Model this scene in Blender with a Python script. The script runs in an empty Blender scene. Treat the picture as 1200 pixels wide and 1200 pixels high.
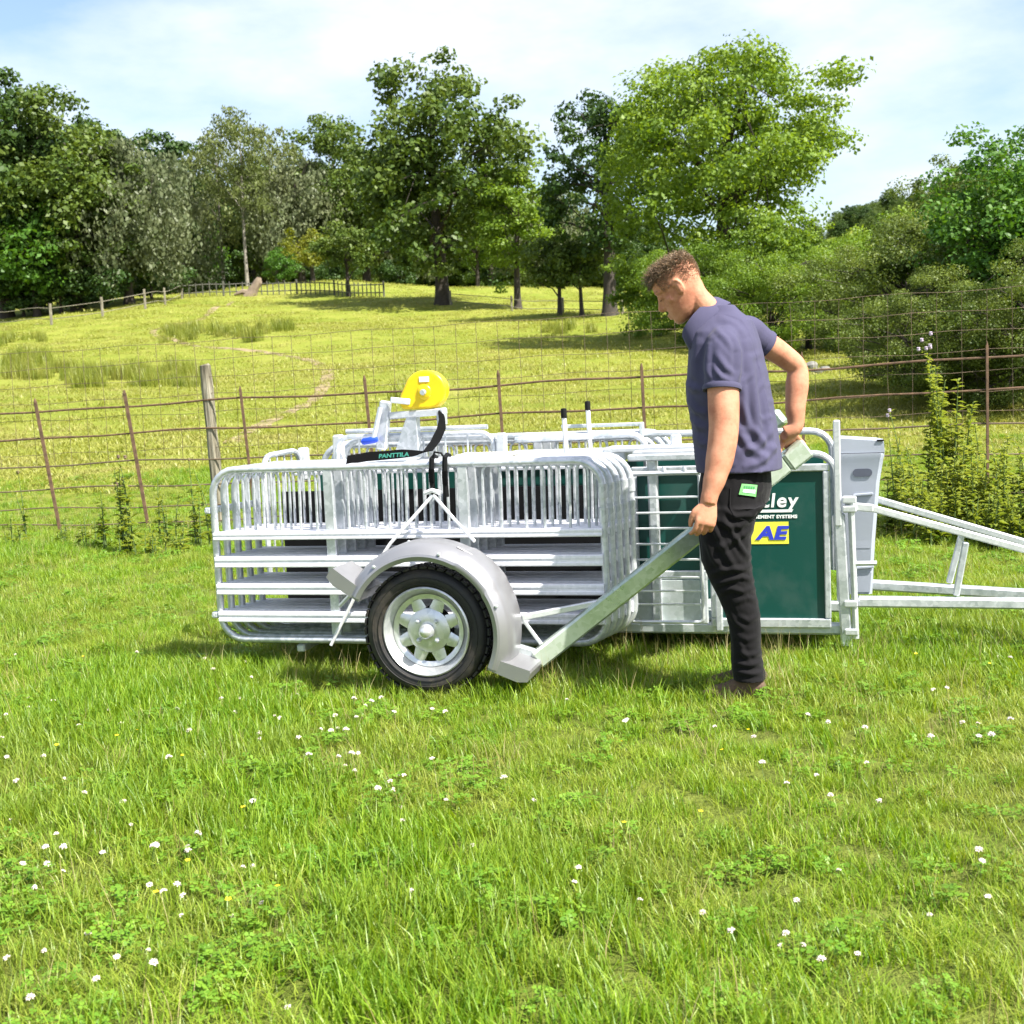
import bpy, math, random
import numpy as np
from mathutils import Vector, Matrix

R = math.radians
random.seed(7)
rng = np.random.default_rng(11)
scene = bpy.context.scene

# ------------------------------------------------------------------ camera
CAM_H, CAM_PITCH, CAM_ROLL, FOCAL = 1.30, math.atan(.107), .045, 1500.0   # focal in units of a 1200 wide frame
_r0 = Vector((1, 0, 0)); _u0 = Vector((0, math.sin(CAM_PITCH), math.cos(CAM_PITCH)))
C_FWD = Vector((0, math.cos(CAM_PITCH), -math.sin(CAM_PITCH)))
C_RIGHT = math.cos(CAM_ROLL) * _r0 - math.sin(CAM_ROLL) * _u0
C_UP = math.sin(CAM_ROLL) * _r0 + math.cos(CAM_ROLL) * _u0
C_POS = Vector((0, 0, CAM_H))
cd = bpy.data.cameras.new('camera'); cam = bpy.data.objects.new('camera', cd)
scene.collection.objects.link(cam); scene.camera = cam
cd.sensor_width = 36; cd.lens = 36 * FOCAL / 1200; cd.clip_start = .05; cd.clip_end = 5000
cam.matrix_world = Matrix((( C_RIGHT.x, C_UP.x, -C_FWD.x, 0), (C_RIGHT.y, C_UP.y, -C_FWD.y, 0),
                           (C_RIGHT.z, C_UP.z, -C_FWD.z, CAM_H), (0, 0, 0, 1)))
cd.dof.use_dof = True; cd.dof.focus_distance = 5.3; cd.dof.aperture_fstop = 8

# ------------------------------------------------------------------ sky, sun, exposure
SUN = Vector((.70, -.50, 1.12)).normalized()
SUN_EL = math.asin(SUN.z); SUN_AZ = math.atan2(SUN.x, SUN.y)
world = bpy.data.worlds.new('World'); scene.world = world; world.use_nodes = True
wn = world.node_tree.nodes; wl = world.node_tree.links
sky = wn.new('ShaderNodeTexSky'); sky.sky_type = 'NISHITA'; sky.sun_disc = False
sky.sun_elevation = SUN_EL; sky.sun_rotation = SUN_AZ; sky.air_density = 1.0; sky.dust_density = 2.0
tc = wn.new('ShaderNodeTexCoord'); mp = wn.new('ShaderNodeMapping'); mp.inputs['Scale'].default_value = (1, 1, 2.6); wl.new(tc.outputs['Generated'], mp.inputs[0])
cl = wn.new('ShaderNodeTexNoise'); cl.inputs['Scale'].default_value = 2.3; cl.inputs['Detail'].default_value = 7; cl.inputs['Roughness'].default_value = .56; wl.new(mp.outputs[0], cl.inputs['Vector'])
cr = wn.new('ShaderNodeValToRGB'); cr.color_ramp.elements[0].position = .43; cr.color_ramp.elements[1].position = .70; wl.new(cl.outputs['Fac'], cr.inputs[0])
cm = wn.new('ShaderNodeMix'); cm.data_type = 'RGBA'; wl.new(cr.outputs[0], cm.inputs[0]); wl.new(sky.outputs[0], cm.inputs[6]); cm.inputs[7].default_value = (4.9, 5.05, 5.3, 1)   # thin fair-weather cloud
wl.new(cm.outputs[2], wn['Background'].inputs[0]); wn['Background'].inputs[1].default_value = .095
sd = bpy.data.lights.new('sun', 'SUN'); sd.energy = 5.0; sd.angle = R(.53); sd.color = (1, .955, .87)
sun = bpy.data.objects.new('sun', sd); scene.collection.objects.link(sun)
sun.rotation_euler = SUN.to_track_quat('Z', 'Y').to_euler(); sun.location = (20, -15, 40)
vs = scene.view_settings; vs.view_transform = 'Standard'; vs.look = 'None'; vs.gamma = 1; vs.use_curve_mapping = False
vs.exposure = 1.42
scene.cycles.max_bounces = 7; scene.cycles.transparent_max_bounces = 8
scene.cycles.use_denoising = True

# ------------------------------------------------------------------ helpers
def ray(px, py):
    return C_FWD + C_RIGHT * ((px - 600) / FOCAL) - C_UP * ((py - 600) / FOCAL)
def at_depth(px, py, d):
    return C_POS + ray(px, py) * d
def at_y(px, py, y):
    r = ray(px, py); return C_POS + r * (y / r.y)

def terrain(x, y):
    x = np.asarray(x, float); y = np.asarray(y, float)
    t = np.clip((y - 13) / 90, 0, None)
    z = np.where(t < 1, 7.3 * np.power(np.minimum(t, 1), 1.2), 7.3 + (y - 103) * .045)
    far = np.clip((y - 25) / 60, 0, 1)
    z = z + far * np.clip(-x, -60, 60) * .012
    z = z + 1.7 * np.exp(-((x + 17) / 20) ** 2) * np.clip((y - 45) / 55, 0, 1)
    und = .16 * np.sin(x * .31 + y * .17 + 1.3) + .12 * np.sin(x * .13 - y * .29) + .07 * np.sin(x * .8 + 2.2) * np.cos(y * .6)
    z = z + und * np.clip((y - 14) / 20, 0, 1)
    z = z + .012 * np.sin(x * 2.3 + y * 1.1) + .010 * np.sin(x * 4.1 - y * 3.3)
    # rising ground far off to the right
    z = z + 20 * np.exp(-(((x - 130) / 70) ** 2 + ((y - 310) / 90) ** 2)) + 42 * np.exp(-(((x - 215) / 105) ** 2 + ((y - 570) / 130) ** 2))
    z = z - 40 * np.clip((y - 650) / 800, 0, 1)
    return z
def tz(x, y):
    return float(terrain(x, y))
def ground_hit(px, py):
    r = ray(px, py); d = 2.0; prev = d
    while d < 1500:
        p = C_POS + r * d
        if p.z <= tz(p.x, p.y):
            lo, hi = prev, d
            for _ in range(30):
                m = (lo + hi) / 2; p = C_POS + r * m
                if p.z <= tz(p.x, p.y): hi = m
                else: lo = m
            return C_POS + r * hi
        prev = d; d *= 1.01
    return None

def link(o):
    scene.collection.objects.link(o); return o
def tag(o, label=None, cat=None, group=None, kind=None):
    if label: o['label'] = label
    if cat: o['category'] = cat
    if group: o['group'] = group
    if kind: o['kind'] = kind
    return o
def thing(name, label, cat, loc=(0, 0, 0), rotz=0, group=None):
    o = link(bpy.data.objects.new(name, None)); o.empty_display_size = .1
    o.location = loc; o.rotation_euler = (0, 0, rotz)
    return tag(o, label, cat, group)
def obj(name, me, parent=None, mat=None):
    if mat is not None:
        me.materials.clear()
        me.materials.append(mat)
    o = link(bpy.data.objects.new(name, me))
    if parent is not None: o.parent = parent
    return o
def copy_thing(root, loc, rot=None, scale=None, **tags):
    def cp(o, par):
        c = o.copy(); link(c); c.parent = par
        for ch in o.children: cp(ch, c)
        return c
    r = cp(root, None); r.location = loc
    if rot is not None: r.rotation_euler = rot
    if scale is not None: r.scale = scale
    tag(r, **tags); return r

class MB:
    """collects simple solids into one mesh"""
    def __init__(s): s.v = []; s.f = []
    def add(s, vs_, fs_):
        n = len(s.v); s.v += [tuple(p) for p in vs_]; s.f += [tuple(i + n for i in f) for f in fs_]; return s
    def box(s, c, size, rot=None, ch=.12):
        """box with chamfered long edges"""
        c = Vector(c); hx, hy, hz = [a / 2 for a in size]
        k = min(hx, hy, hz) * ch * 2
        pts = []
        for sx in (-1, 1):
            for sy in (-1, 1):
                for sz in (-1, 1):
                    pts += [(sx * (hx - k), sy * (hy - k), sz * hz), (sx * (hx - k), sy * hy, sz * (hz - k)), (sx * hx, sy * (hy - k), sz * (hz - k))]
        I = lambda sx, sy, sz, a: ((sx > 0) * 4 + (sy > 0) * 2 + (sz > 0)) * 3 + a
        fs_ = []
        for s_ in (-1, 1):
            q = [(-1, -1), (1, -1), (1, 1), (-1, 1)]
            if s_ < 0: q = q[::-1]
            fs_.append([I(a, b, s_, 0) for a, b in q])
            fs_.append([I(b, s_, a, 1) for a, b in q])
            fs_.append([I(s_, a, b, 2) for a, b in q])
        for a in (-1, 1):
            for b in (-1, 1):
                fs_.append([I(a, b, -1, 2), I(a, b, 1, 2), I(a, b, 1, 1), I(a, b, -1, 1)])
                fs_.append([I(-1, a, b, 0), I(1, a, b, 0), I(1, a, b, 1), I(-1, a, b, 1)])
                fs_.append([I(a, -1, b, 0), I(a, 1, b, 0), I(a, 1, b, 2), I(a, -1, b, 2)])
                for d in (-1, 1):
                    fs_.append([I(a, b, d, 0), I(a, b, d, 1), I(a, b, d, 2)])
        M = rot if rot is not None else Matrix.Identity(3)
        return s.add([M @ Vector(p) + c for p in pts], fs_)
    def bar(s, p0, p1, w, h, up=(0, 0, 1), ch=.18):
        """rectangular section bar from p0 to p1; h is measured along up"""
        p0 = Vector(p0); p1 = Vector(p1); d = (p1 - p0); L = d.length; d.normalize()
        up = Vector(up); side = d.cross(up).normalized(); up2 = side.cross(d).normalized()
        M = Matrix((d, side, up2)).transposed()
        return s.box((p0 + p1) / 2, (L, w, h), M, ch)
    def tube(s, path, r, n=8, closed=False, cap=True):
        P = [Vector(p) for p in path]; m = len(P)
        rs = r if hasattr(r, '__len__') else [r] * m
        T = []
        for i in range(m):
            a = P[(i - 1) % m] if (closed or i > 0) else P[i]
            b = P[(i + 1) % m] if (closed or i < m - 1) else P[i]
            T.append((b - a).normalized())
        ref = Vector((0, 0, 1)) if abs(T[0].z) < .9 else Vector((1, 0, 0))
        N = (ref - T[0] * ref.dot(T[0])).normalized()
        vs_ = []
        for i in range(m):
            N = (N - T[i] * N.dot(T[i]))
            N = N.normalized() if N.length > 1e-6 else T[i].orthogonal().normalized()
            B = T[i].cross(N)
            for k in range(n):
                a = 2 * math.pi * k / n
                vs_.append(P[i] + (N * math.cos(a) + B * math.sin(a)) * rs[i])
        fs_ = []
        for i in range(m if closed else m - 1):
            j = (i + 1) % m
            for k in range(n):
                k2 = (k + 1) % n
                fs_.append((i * n + k, i * n + k2, j * n + k2, j * n + k))
        if cap and not closed:
            fs_.append(tuple(range(n - 1, -1, -1))); fs_.append(tuple((m - 1) * n + k for k in range(n)))
        return s.add(vs_, fs_)
    def lathe(s, prof, n=32, axis='y', c=(0, 0, 0), a0=0, a1=2 * math.pi):
        """prof: (radius, along) points turned round the axis"""
        full = abs(a1 - a0 - 2 * math.pi) < 1e-6; cols = n if full else n + 1
        vs_ = []; c = Vector(c)
        for k in range(cols):
            a = a0 + (a1 - a0) * k / n
            for (r_, t) in prof:
                if axis == 'y': p = Vector((r_ * math.cos(a), t, r_ * math.sin(a)))
                elif axis == 'z': p = Vector((r_ * math.cos(a), r_ * math.sin(a), t))
                else: p = Vector((t, r_ * math.cos(a), r_ * math.sin(a)))
                vs_.append(p + c)
        m = len(prof); fs_ = []
        for k in range(n):
            k2 = (k + 1) % cols
            for j in range(m - 1):
                fs_.append((k * m + j, k2 * m + j, k2 * m + j + 1, k * m + j + 1))
        return s.add(vs_, fs_)
    def prism(s, poly, a, b, M=None):
        """poly (x,z) extruded along y from a to b, M maps to place"""
        n = len(poly); vs_ = [Vector((x, a, z)) for x, z in poly] + [Vector((x, b, z)) for x, z in poly]
        if M is not None: vs_ = [M @ p for p in vs_]
        fs_ = [tuple(range(n)), tuple(range(2 * n - 1, n - 1, -1))]
        for i in range(n):
            j = (i + 1) % n; fs_.append((j, i, n + i, n + j))
        return s.add(vs_, fs_)
    def mesh(s, name, smooth=35):
        me = bpy.data.meshes.new(name); me.from_pydata(s.v, [], s.f); me.update()
        if smooth:
            me.shade_smooth(); me.set_sharp_from_angle(angle=R(smooth))
        return me
    def build(s, name, mat, parent=None, smooth=35):
        return obj(name, s.mesh(name, smooth), parent, mat)

def arc(c, r, a0, a1, n, ax=(1, 0, 0), ay=(0, 0, 1)):
    c = Vector(c); ax = Vector(ax); ay = Vector(ay)
    return [c + ax * (r * math.cos(R(a0 + (a1 - a0) * i / n))) + ay * (r * math.sin(R(a0 + (a1 - a0) * i / n))) for i in range(n + 1)]
def round_rect(u0, u1, z0, z1, r, n=5, y=0):
    return (arc((u1 - r, y, z1 - r), r, 90, 0, n) + arc((u1 - r, y, z0 + r), r, 0, -90, n) +
            arc((u0 + r, y, z0 + r), r, 270, 180, n) + arc((u0 + r, y, z1 - r), r, 180, 90, n))

def np_mesh(name, verts, faces, smooth=False, attrs=None):
    """faces: (m,k) array of one face size"""
    verts = np.asarray(verts, np.float32); faces = np.asarray(faces, np.int32)
    me = bpy.data.meshes.new(name); m, k = faces.shape
    me.vertices.add(len(verts)); me.vertices.foreach_set('co', verts.ravel())
    me.loops.add(m * k); me.loops.foreach_set('vertex_index', faces.ravel())
    me.polygons.add(m); me.polygons.foreach_set('loop_start', np.arange(0, m * k, k, dtype=np.int32))
    for an, (dom, arr) in (attrs or {}).items():
        at = me.attributes.new(an, 'FLOAT', dom); at.data.foreach_set('value', np.asarray(arr, np.float32).ravel())
    me.update(calc_edges=True)
    if smooth: me.shade_smooth()
    return me

# ------------------------------------------------------------------ materials
def new_mat(name):
    m = bpy.data.materials.new(name); m.use_nodes = True
    nt = m.node_tree; return m, nt.nodes, nt.links, nt.nodes['Principled BSDF']
def ramp(n, stops):
    r = n.new('ShaderNodeValToRGB'); el = r.color_ramp.elements
    while len(el) < len(stops): el.new(.5)
    for e, (p, c) in zip(el, stops): e.position = p; e.color = (*c, 1)
    return r
def noise(n, l, scale, detail=3, coord='Object', rough=.55, vec=None):
    t = n.new('ShaderNodeTexNoise'); t.inputs['Scale'].default_value = scale; t.inputs['Detail'].default_value = detail
    t.inputs['Roughness'].default_value = rough
    if vec is not None: l.new(vec, t.inputs['Vector'])
    elif coord == 'Position':
        g = n.new('ShaderNodeNewGeometry'); l.new(g.outputs['Position'], t.inputs['Vector'])
    else:
        c = n.new('ShaderNodeTexCoord'); l.new(c.outputs[coord], t.inputs['Vector'])
    return t
def bump(n, l, b, height, strength=.3, dist=.01):
    bp = n.new('ShaderNodeBump'); bp.inputs['Strength'].default_value = strength; bp.inputs['Distance'].default_value = dist
    l.new(height, bp.inputs['Height']); l.new(bp.outputs[0], b.inputs['Normal']); return bp
def simple(name, col, rough=.6, metal=0., var=.12, scale=14, bmp=.0, bscale=60, spec=.5, coord='Object'):
    m, n, l, b = new_mat(name)
    t = noise(n, l, scale, 4, coord)
    lo = tuple(c * (1 - var) for c in col); hi = tuple(min(1, c * (1 + var)) for c in col)
    r = ramp(n, [(.3, lo), (.7, hi)]); l.new(t.outputs['Fac'], r.inputs[0]); l.new(r.outputs[0], b.inputs['Base Color'])
    b.inputs['Roughness'].default_value = rough; b.inputs['Metallic'].default_value = metal
    b.inputs['Specular IOR Level'].default_value = spec
    if bmp:
        t2 = noise(n, l, bscale, 3, coord); bump(n, l, b, t2.outputs['Fac'], bmp, .004)
    return m
def galvanised(name, base=(.66, .68, .72), tint=(.40, .44, .46), rough=.38, metal=.55, patch=9):
    m, n, l, b = new_mat(name)
    v = n.new('ShaderNodeTexVoronoi'); v.inputs['Scale'].default_value = 55
    c = n.new('ShaderNodeTexCoord'); l.new(c.outputs['Object'], v.inputs['Vector'])
    t = noise(n, l, patch, 5)
    mx = n.new('ShaderNodeMix'); mx.data_type = 'FLOAT'; mx.inputs[0].default_value = .68
    l.new(v.outputs['Color'], mx.inputs[2]); l.new(t.outputs['Fac'], mx.inputs[3])
    r = ramp(n, [(.30, tint), (.62, base)]); l.new(mx.outputs[0], r.inputs[0]); l.new(r.outputs[0], b.inputs['Base Color'])
    rr = n.new('ShaderNodeMapRange'); rr.inputs[3].default_value = rough - .1; rr.inputs[4].default_value = rough + .16
    l.new(t.outputs['Fac'], rr.inputs[0]); l.new(rr.outputs[0], b.inputs['Roughness'])
    b.inputs['Metallic'].default_value = metal
    t2 = noise(n, l, 120, 2); bump(n, l, b, t2.outputs['Fac'], .12, .002)
    return m
def leafy(name, dark, light, attr='tint', trans=.35, rough=.5, objvar=.25, spec=.3):
    """leaf or blade material; tint is a per-leaf random value stored on the mesh"""
    m, n, l, b = new_mat(name)
    a = n.new('ShaderNodeAttribute'); a.attribute_name = attr
    oi = n.new('ShaderNodeObjectInfo')
    r = ramp(n, [(0, dark), (1, light)])
    ad = n.new('ShaderNodeMath'); ad.operation = 'MULTIPLY_ADD'; ad.inputs[1].default_value = objvar; ad.inputs[2].default_value = -objvar / 2
    l.new(oi.outputs['Random'], ad.inputs[0])
    a2 = n.new('ShaderNodeMath'); a2.operation = 'ADD'; a2.use_clamp = True
    l.new(a.outputs['Fac'], a2.inputs[0]); l.new(ad.outputs[0], a2.inputs[1]); l.new(a2.outputs[0], r.inputs[0])
    l.new(r.outputs[0], b.inputs['Base Color']); b.inputs['Roughness'].default_value = rough
    b.inputs['Specular IOR Level'].default_value = spec
    tr = n.new('ShaderNodeBsdfTranslucent')
    hs = n.new('ShaderNodeHueSaturation'); hs.inputs['Hue'].default_value = .485; hs.inputs['Saturation'].default_value = 1.1; hs.inputs['Value'].default_value = 1.25
    l.new(r.outputs[0], hs.inputs['Color']); l.new(hs.outputs[0], tr.inputs[0])
    mx = n.new('ShaderNodeMixShader'); mx.inputs[0].default_value = trans
    l.new(b.outputs[0], mx.inputs[1]); l.new(tr.outputs[0], mx.inputs[2])
    l.new(mx.outputs[0], n['Material Output'].inputs[0])
    return m

M_GALV = galvanised('galvanised_steel')
M_GALV_DULL = galvanised('weathered_galvanised_steel', (.56, .60, .61), (.40, .46, .44), .5, .5)
M_GALV_BRIGHT = galvanised('bright_galvanised_steel', (.70, .715, .745), (.54, .57, .60), .34, .5, 5)
M_GREEN = None
M_GREEN_ARGS = ('green_sheet', (.006, .062, .051), (.035, .085, .070), .34, 3.2, .50, .82, .05)
M_BLACK = simple('black_sheet', (.004, .0044, .005), .7, 0, .3, 9, spec=.2)
def dusty(name, col, dust, rough, scale=7, lo=.50, hi=.74, bm=.1, spec=.4):
    m, n, l, b = new_mat(name)                        # a plain surface with dried dirt in patches of its own
    t = noise(n, l, scale, 7, rough=.68); r = ramp(n, [(lo, col), (hi, dust)]); l.new(t.outputs['Fac'], r.inputs[0]); l.new(r.outputs[0], b.inputs['Base Color'])
    rr = n.new('ShaderNodeMapRange'); rr.inputs[1].default_value = lo; rr.inputs[2].default_value = hi; rr.inputs[3].default_value = rough; rr.inputs[4].default_value = .9
    l.new(t.outputs['Fac'], rr.inputs[0]); l.new(rr.outputs[0], b.inputs['Roughness']); b.inputs['Specular IOR Level'].default_value = spec
    t2 = noise(n, l, 90, 3); bump(n, l, b, t2.outputs['Fac'], bm, .003); return m
M_RUBBER = dusty('tyre_rubber', (.016, .016, .017), (.075, .062, .046), .6, 9, .48, .78, .2)
M_MUD = simple('dried_mud', (.12, .095, .06), .95, 0, .3, 30, .5, 90)
M_GREEN = dusty(*M_GREEN_ARGS)
M_SLAT = galvanised('skylit_slat_steel', (.82, .82, .87), (.68, .69, .74), .5, .0)  # slats coloured paler than the frame to stand in for skylight
M_SILVER = simple('silver_plastic', (.30, .30, .315), .34, .55, .06, 7, .03, 140)
M_WHITE = simple('white_paint', (.78, .79, .80), .45, 0, .04)
M_YELLOW = simple('yellow_plastic', (.80, .56, .006), .35, 0, .05, 8)
M_BLUE = simple('blue_rubber', (.012, .06, .55), .45, 0, .1)
M_STRAP = simple('black_webbing', (.0028, .003, .0033), .95, 0, .3, 40, .3, 300, spec=.1)
M_STRAPTXT = simple('green_print', (.008, .13, .095), .7, 0, .1)
M_BIN = simple('grey_plastic', (.33, .36, .42), .45, 0, .05, 6, .05, 80)
M_RUST = simple('rusty_iron', (.112, .066, .038), .85, .1, .45, 18, .3, 120)
M_WIRE = simple('rusty_wire', (.13, .095, .06), .8, .2, .35, 3)
M_CREAM = simple('cream_plastic', (.60, .58, .48), .6, 0, .08)
M_PRINTW = simple('white_print', (.85, .87, .86), .5, 0, .03)
M_PRINTY = simple('yellow_print', (.86, .80, .07), .5, 0, .03)
M_PRINTB = simple('blue_print', (.03, .05, .55), .5, 0, .03)

# ------------------------------------------------------------------ ground sheet
def ground_mat():
    m, n, l, b = new_mat('meadow_ground')
    g = n.new('ShaderNodeNewGeometry')
    big = noise(n, l, .16, 4, vec=g.outputs['Position']); mid = noise(n, l, 1.1, 5, vec=g.outputs['Position'], rough=.65)
    fine = noise(n, l, 9, 6, vec=g.outputs['Position'], rough=.7)
    a = n.new('ShaderNodeMath'); a.operation = 'MULTIPLY_ADD'; a.inputs[1].default_value = .55
    l.new(mid.outputs['Fac'], a.inputs[0])
    s2 = n.new('ShaderNodeMath'); s2.operation = 'MULTIPLY'; s2.inputs[1].default_value = .45; l.new(big.outputs['Fac'], s2.inputs[0])
    l.new(s2.outputs[0], a.inputs[2])
    r = ramp(n, [(.32, (.130, .172, .020)), (.47, (.190, .222, .033)), (.58, (.238, .252, .050)), (.72, (.285, .275, .080))])
    l.new(a.outputs[0], r.inputs[0])
    mx = n.new('ShaderNodeMix'); mx.data_type = 'RGBA'; mx.blend_type = 'MULTIPLY'; mx.inputs[0].default_value = .55
    r2 = ramp(n, [(.3, (.55, .60, .45)), (.62, (1.1, 1.08, 1.0))]); l.new(fine.outputs['Fac'], r2.inputs[0])
    l.new(r.outputs[0], mx.inputs[6]); l.new(r2.outputs[0], mx.inputs[7])
    # bare, mossy soil between the blades of the near field
    sx = n.new('ShaderNodeSeparateXYZ'); l.new(g.outputs['Position'], sx.inputs[0])
    mr = n.new('ShaderNodeMapRange'); mr.inputs[1].default_value = 11; mr.inputs[2].default_value = 17
    l.new(sx.outputs['Y'], mr.inputs[0])
    mx2 = n.new('ShaderNodeMix'); mx2.data_type = 'RGBA'; l.new(mr.outputs[0], mx2.inputs[0])
    r3 = ramp(n, [(.3, (.07, .095, .014)), (.7, (.155, .185, .035))]); l.new(fine.outputs['Fac'], r3.inputs[0])
    l.new(r3.outputs[0], mx2.inputs[6]); l.new(mx.outputs[2], mx2.inputs[7])
    l.new(mx2.outputs[2], b.inputs['Base Color']); b.inputs['Roughness'].default_value = .9
    b.inputs['Specular IOR Level'].default_value = .1
    bump(n, l, b, fine.outputs['Fac'], .8, .12)
    return m
M_GROUND = ground_mat()
ys = np.concatenate([np.linspace(-8, 1, 12), np.linspace(1.3, 16, 74), np.geomspace(16.3, 1600, 150)])
ss = np.linspace(-1.5, 1.5, 181)
YY, SS = np.meshgrid(ys, ss, indexing='ij'); XX = SS * (np.maximum(YY, 0) * .85 + 9)
ZZ = terrain(XX, YY)
V = np.stack([XX, YY, ZZ], -1).reshape(-1, 3); nr, nc = XX.shape
ii, jj = np.meshgrid(np.arange(nr - 1), np.arange(nc - 1), indexing='ij'); k0 = (ii * nc + jj).ravel()
F = np.stack([k0, k0 + 1, k0 + nc + 1, k0 + nc], 1)
gme = np_mesh('ground', V, F, True); ground = obj('ground', gme, None, M_GROUND); tag(ground, kind='structure')

# worn sheep track winding across the meadow (points read off the ground, then laid on the terrain)
def path_mat():
    m, n, l, b = new_mat('worn_track')
    t = noise(n, l, 2.2, 5, 'Position'); r = ramp(n, [(.3, (.20, .165, .075)), (.7, (.27, .20, .12))])
    l.new(t.outputs['Fac'], r.inputs[0]); l.new(r.outputs[0], b.inputs['Base Color']); b.inputs['Roughness'].default_value = .95
    t2 = noise(n, l, 1.3, 5, 'Position', .7); r2 = ramp(n, [(.34, (0, 0, 0)), (.56, (1, 1, 1))]); l.new(t2.outputs['Fac'], r2.inputs[0]); l.new(r2.outputs[0], b.inputs['Alpha'])
    return m
trk = [(270, 520), (310, 497), (352, 478), (378, 455), (383, 436), (368, 424), (330, 416), (270, 409), (215, 402), (185, 394), (180, 388), (200, 381), (240, 372), (275, 352)]
pts = [ground_hit(*p) for p in trk]
fine_pts = []
for i in range(len(pts) - 1):
    p0 = pts[max(i - 1, 0)]; p1 = pts[i]; p2 = pts[i + 1]; p3 = pts[min(i + 2, len(pts) - 1)]
    for k in range(14):
        t = k / 14
        fine_pts.append(.5 * ((2 * p1) + (p2 - p0) * t + (2 * p0 - 5 * p1 + 4 * p2 - p3) * t * t + (3 * p1 - p0 - 3 * p2 + p3) * t ** 3))
pv = []; pf = []
for i, p in enumerate(fine_pts):
    q = fine_pts[min(i + 1, len(fine_pts) - 1)] - fine_pts[max(i - 1, 0)]
    s = Vector((q.y, -q.x, 0)).normalized() * (.13 + .08 * random.random())
    for e in (-1, -.33, .33, 1):
        x, y = p.x + s.x * e, p.y + s.y * e
        pv.append((x, y, tz(x, y) + .03 - .02 * abs(e)))
    if i:
        for e in range(3):
            b_ = (i - 1) * 4 + e; pf.append((b_, b_ + 1, b_ + 5, b_ + 4))
pth = obj('path', np_mesh('path', pv, pf, True), None, path_mat()); tag(pth, kind='structure')

# ------------------------------------------------------------------ grass (geometry-node instances of small tufts)
def instancer(name, protos, P, rotz, scl, idx, tilt=None):
    """one stuff object: points that each carry one of the proto meshes"""
    col = bpy.data.collections.new(name + '_kinds')
    for i, (me, mat) in enumerate(protos):
        me.materials.clear(); me.materials.append(mat)
        col.objects.link(bpy.data.objects.new(f'{name}_{i:02d}', me))
    N = len(P); me = bpy.data.meshes.new(name); me.vertices.add(N)
    me.vertices.foreach_set('co', np.asarray(P, np.float32).ravel())
    rot = np.zeros((N, 3), np.float32); rot[:, 2] = rotz
    if tilt is not None: rot[:, :2] = tilt
    a = me.attributes.new('rot', 'FLOAT_VECTOR', 'POINT'); a.data.foreach_set('vector', rot.ravel())
    sc = np.asarray(scl, np.float32)
    if sc.ndim == 1: sc = np.repeat(sc[:, None], 3, 1)
    a = me.attributes.new('scl', 'FLOAT_VECTOR', 'POINT'); a.data.foreach_set('vector', sc.ravel())
    a = me.attributes.new('idx', 'INT', 'POINT'); a.data.foreach_set('value', np.asarray(idx, np.int32))
    me.update()
    o = link(bpy.data.objects.new(name, me))
    ng = bpy.data.node_groups.new(name, 'GeometryNodeTree')
    ng.interface.new_socket('Geometry', in_out='INPUT', socket_type='NodeSocketGeometry')
    ng.interface.new_socket('Geometry', in_out='OUTPUT', socket_type='NodeSocketGeometry')
    n, l = ng.nodes, ng.links
    gi = n.new('NodeGroupInput'); go = n.new('NodeGroupOutput')
    ci = n.new('GeometryNodeCollectionInfo'); ci.inputs['Collection'].default_value = col
    ci.inputs['Separate Children'].default_value = True; ci.inputs['Reset Children'].default_value = True
    ip = n.new('GeometryNodeInstanceOnPoints'); ip.inputs['Pick Instance'].default_value = True
    def named(nm, ty):
        x = n.new('GeometryNodeInputNamedAttribute'); x.data_type = ty; x.inputs['Name'].default_value = nm; return x.outputs['Attribute']
    l.new(gi.outputs[0], ip.inputs['Points']); l.new(ci.outputs[0], ip.inputs['Instance'])
    l.new(named('idx', 'INT'), ip.inputs['Instance Index']); l.new(named('rot', 'FLOAT_VECTOR'), ip.inputs['Rotation'])
    l.new(named('scl', 'FLOAT_VECTOR'), ip.inputs['Scale']); l.new(ip.outputs[0], go.inputs[0])
    md = o.modifiers.new('scatter', 'NODES'); md.node_group = ng
    return tag(o, kind='stuff')

def blades(n, rad, h0, h1, w, bend, seed, name, clump=1.0, seg=3):
    g = np.random.default_rng(seed)
    a = g.uniform(0, 2 * np.pi, n); r = rad * np.sqrt(g.random(n)) ** clump
    base = np.stack([r * np.cos(a), r * np.sin(a), np.full(n, -.01)], 1)
    h = g.uniform(h0, h1, n); d = g.uniform(0, 2 * np.pi, n) ; out = a * .4 + d * .6
    dirv = np.stack([np.cos(d), np.sin(d), np.zeros(n)], 1)
    side = np.stack([-np.sin(d + g.normal(0, .5, n)), np.cos(d), np.zeros(n)], 1)
    bd = g.uniform(.2, 1, n) * bend
    vs_ = []; fs_ = []; rows = []
    for k in range(seg + 1):
        t = k / seg
        c = base + dirv * (h * bd * t ** 2)[:, None] + np.array([0, 0, 1.]) * (h * (t - .28 * bd * t ** 2))[:, None]
        wd = (w * (1 - t ** 1.6) * g.uniform(.9, 1.1, n) + w * .04)[:, None]
        rows.append((c - side * wd, c + side * wd))
    V_ = np.concatenate([x for r_ in rows for x in r_])       # rows of n verts
    F_ = []
    for k in range(seg):
        b0 = np.arange(n) + (2 * k) * n; b1 = b0 + n; t0 = b0 + 2 * n; t1 = b0 + 3 * n
        F_.append(np.stack([b0, b1, t1, t0], 1))
    tint = g.random(n); T_ = np.tile(tint, 2 * (seg + 1))
    return np_mesh(name, V_, np.concatenate(F_), False, {'tint': ('POINT', T_)})
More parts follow.
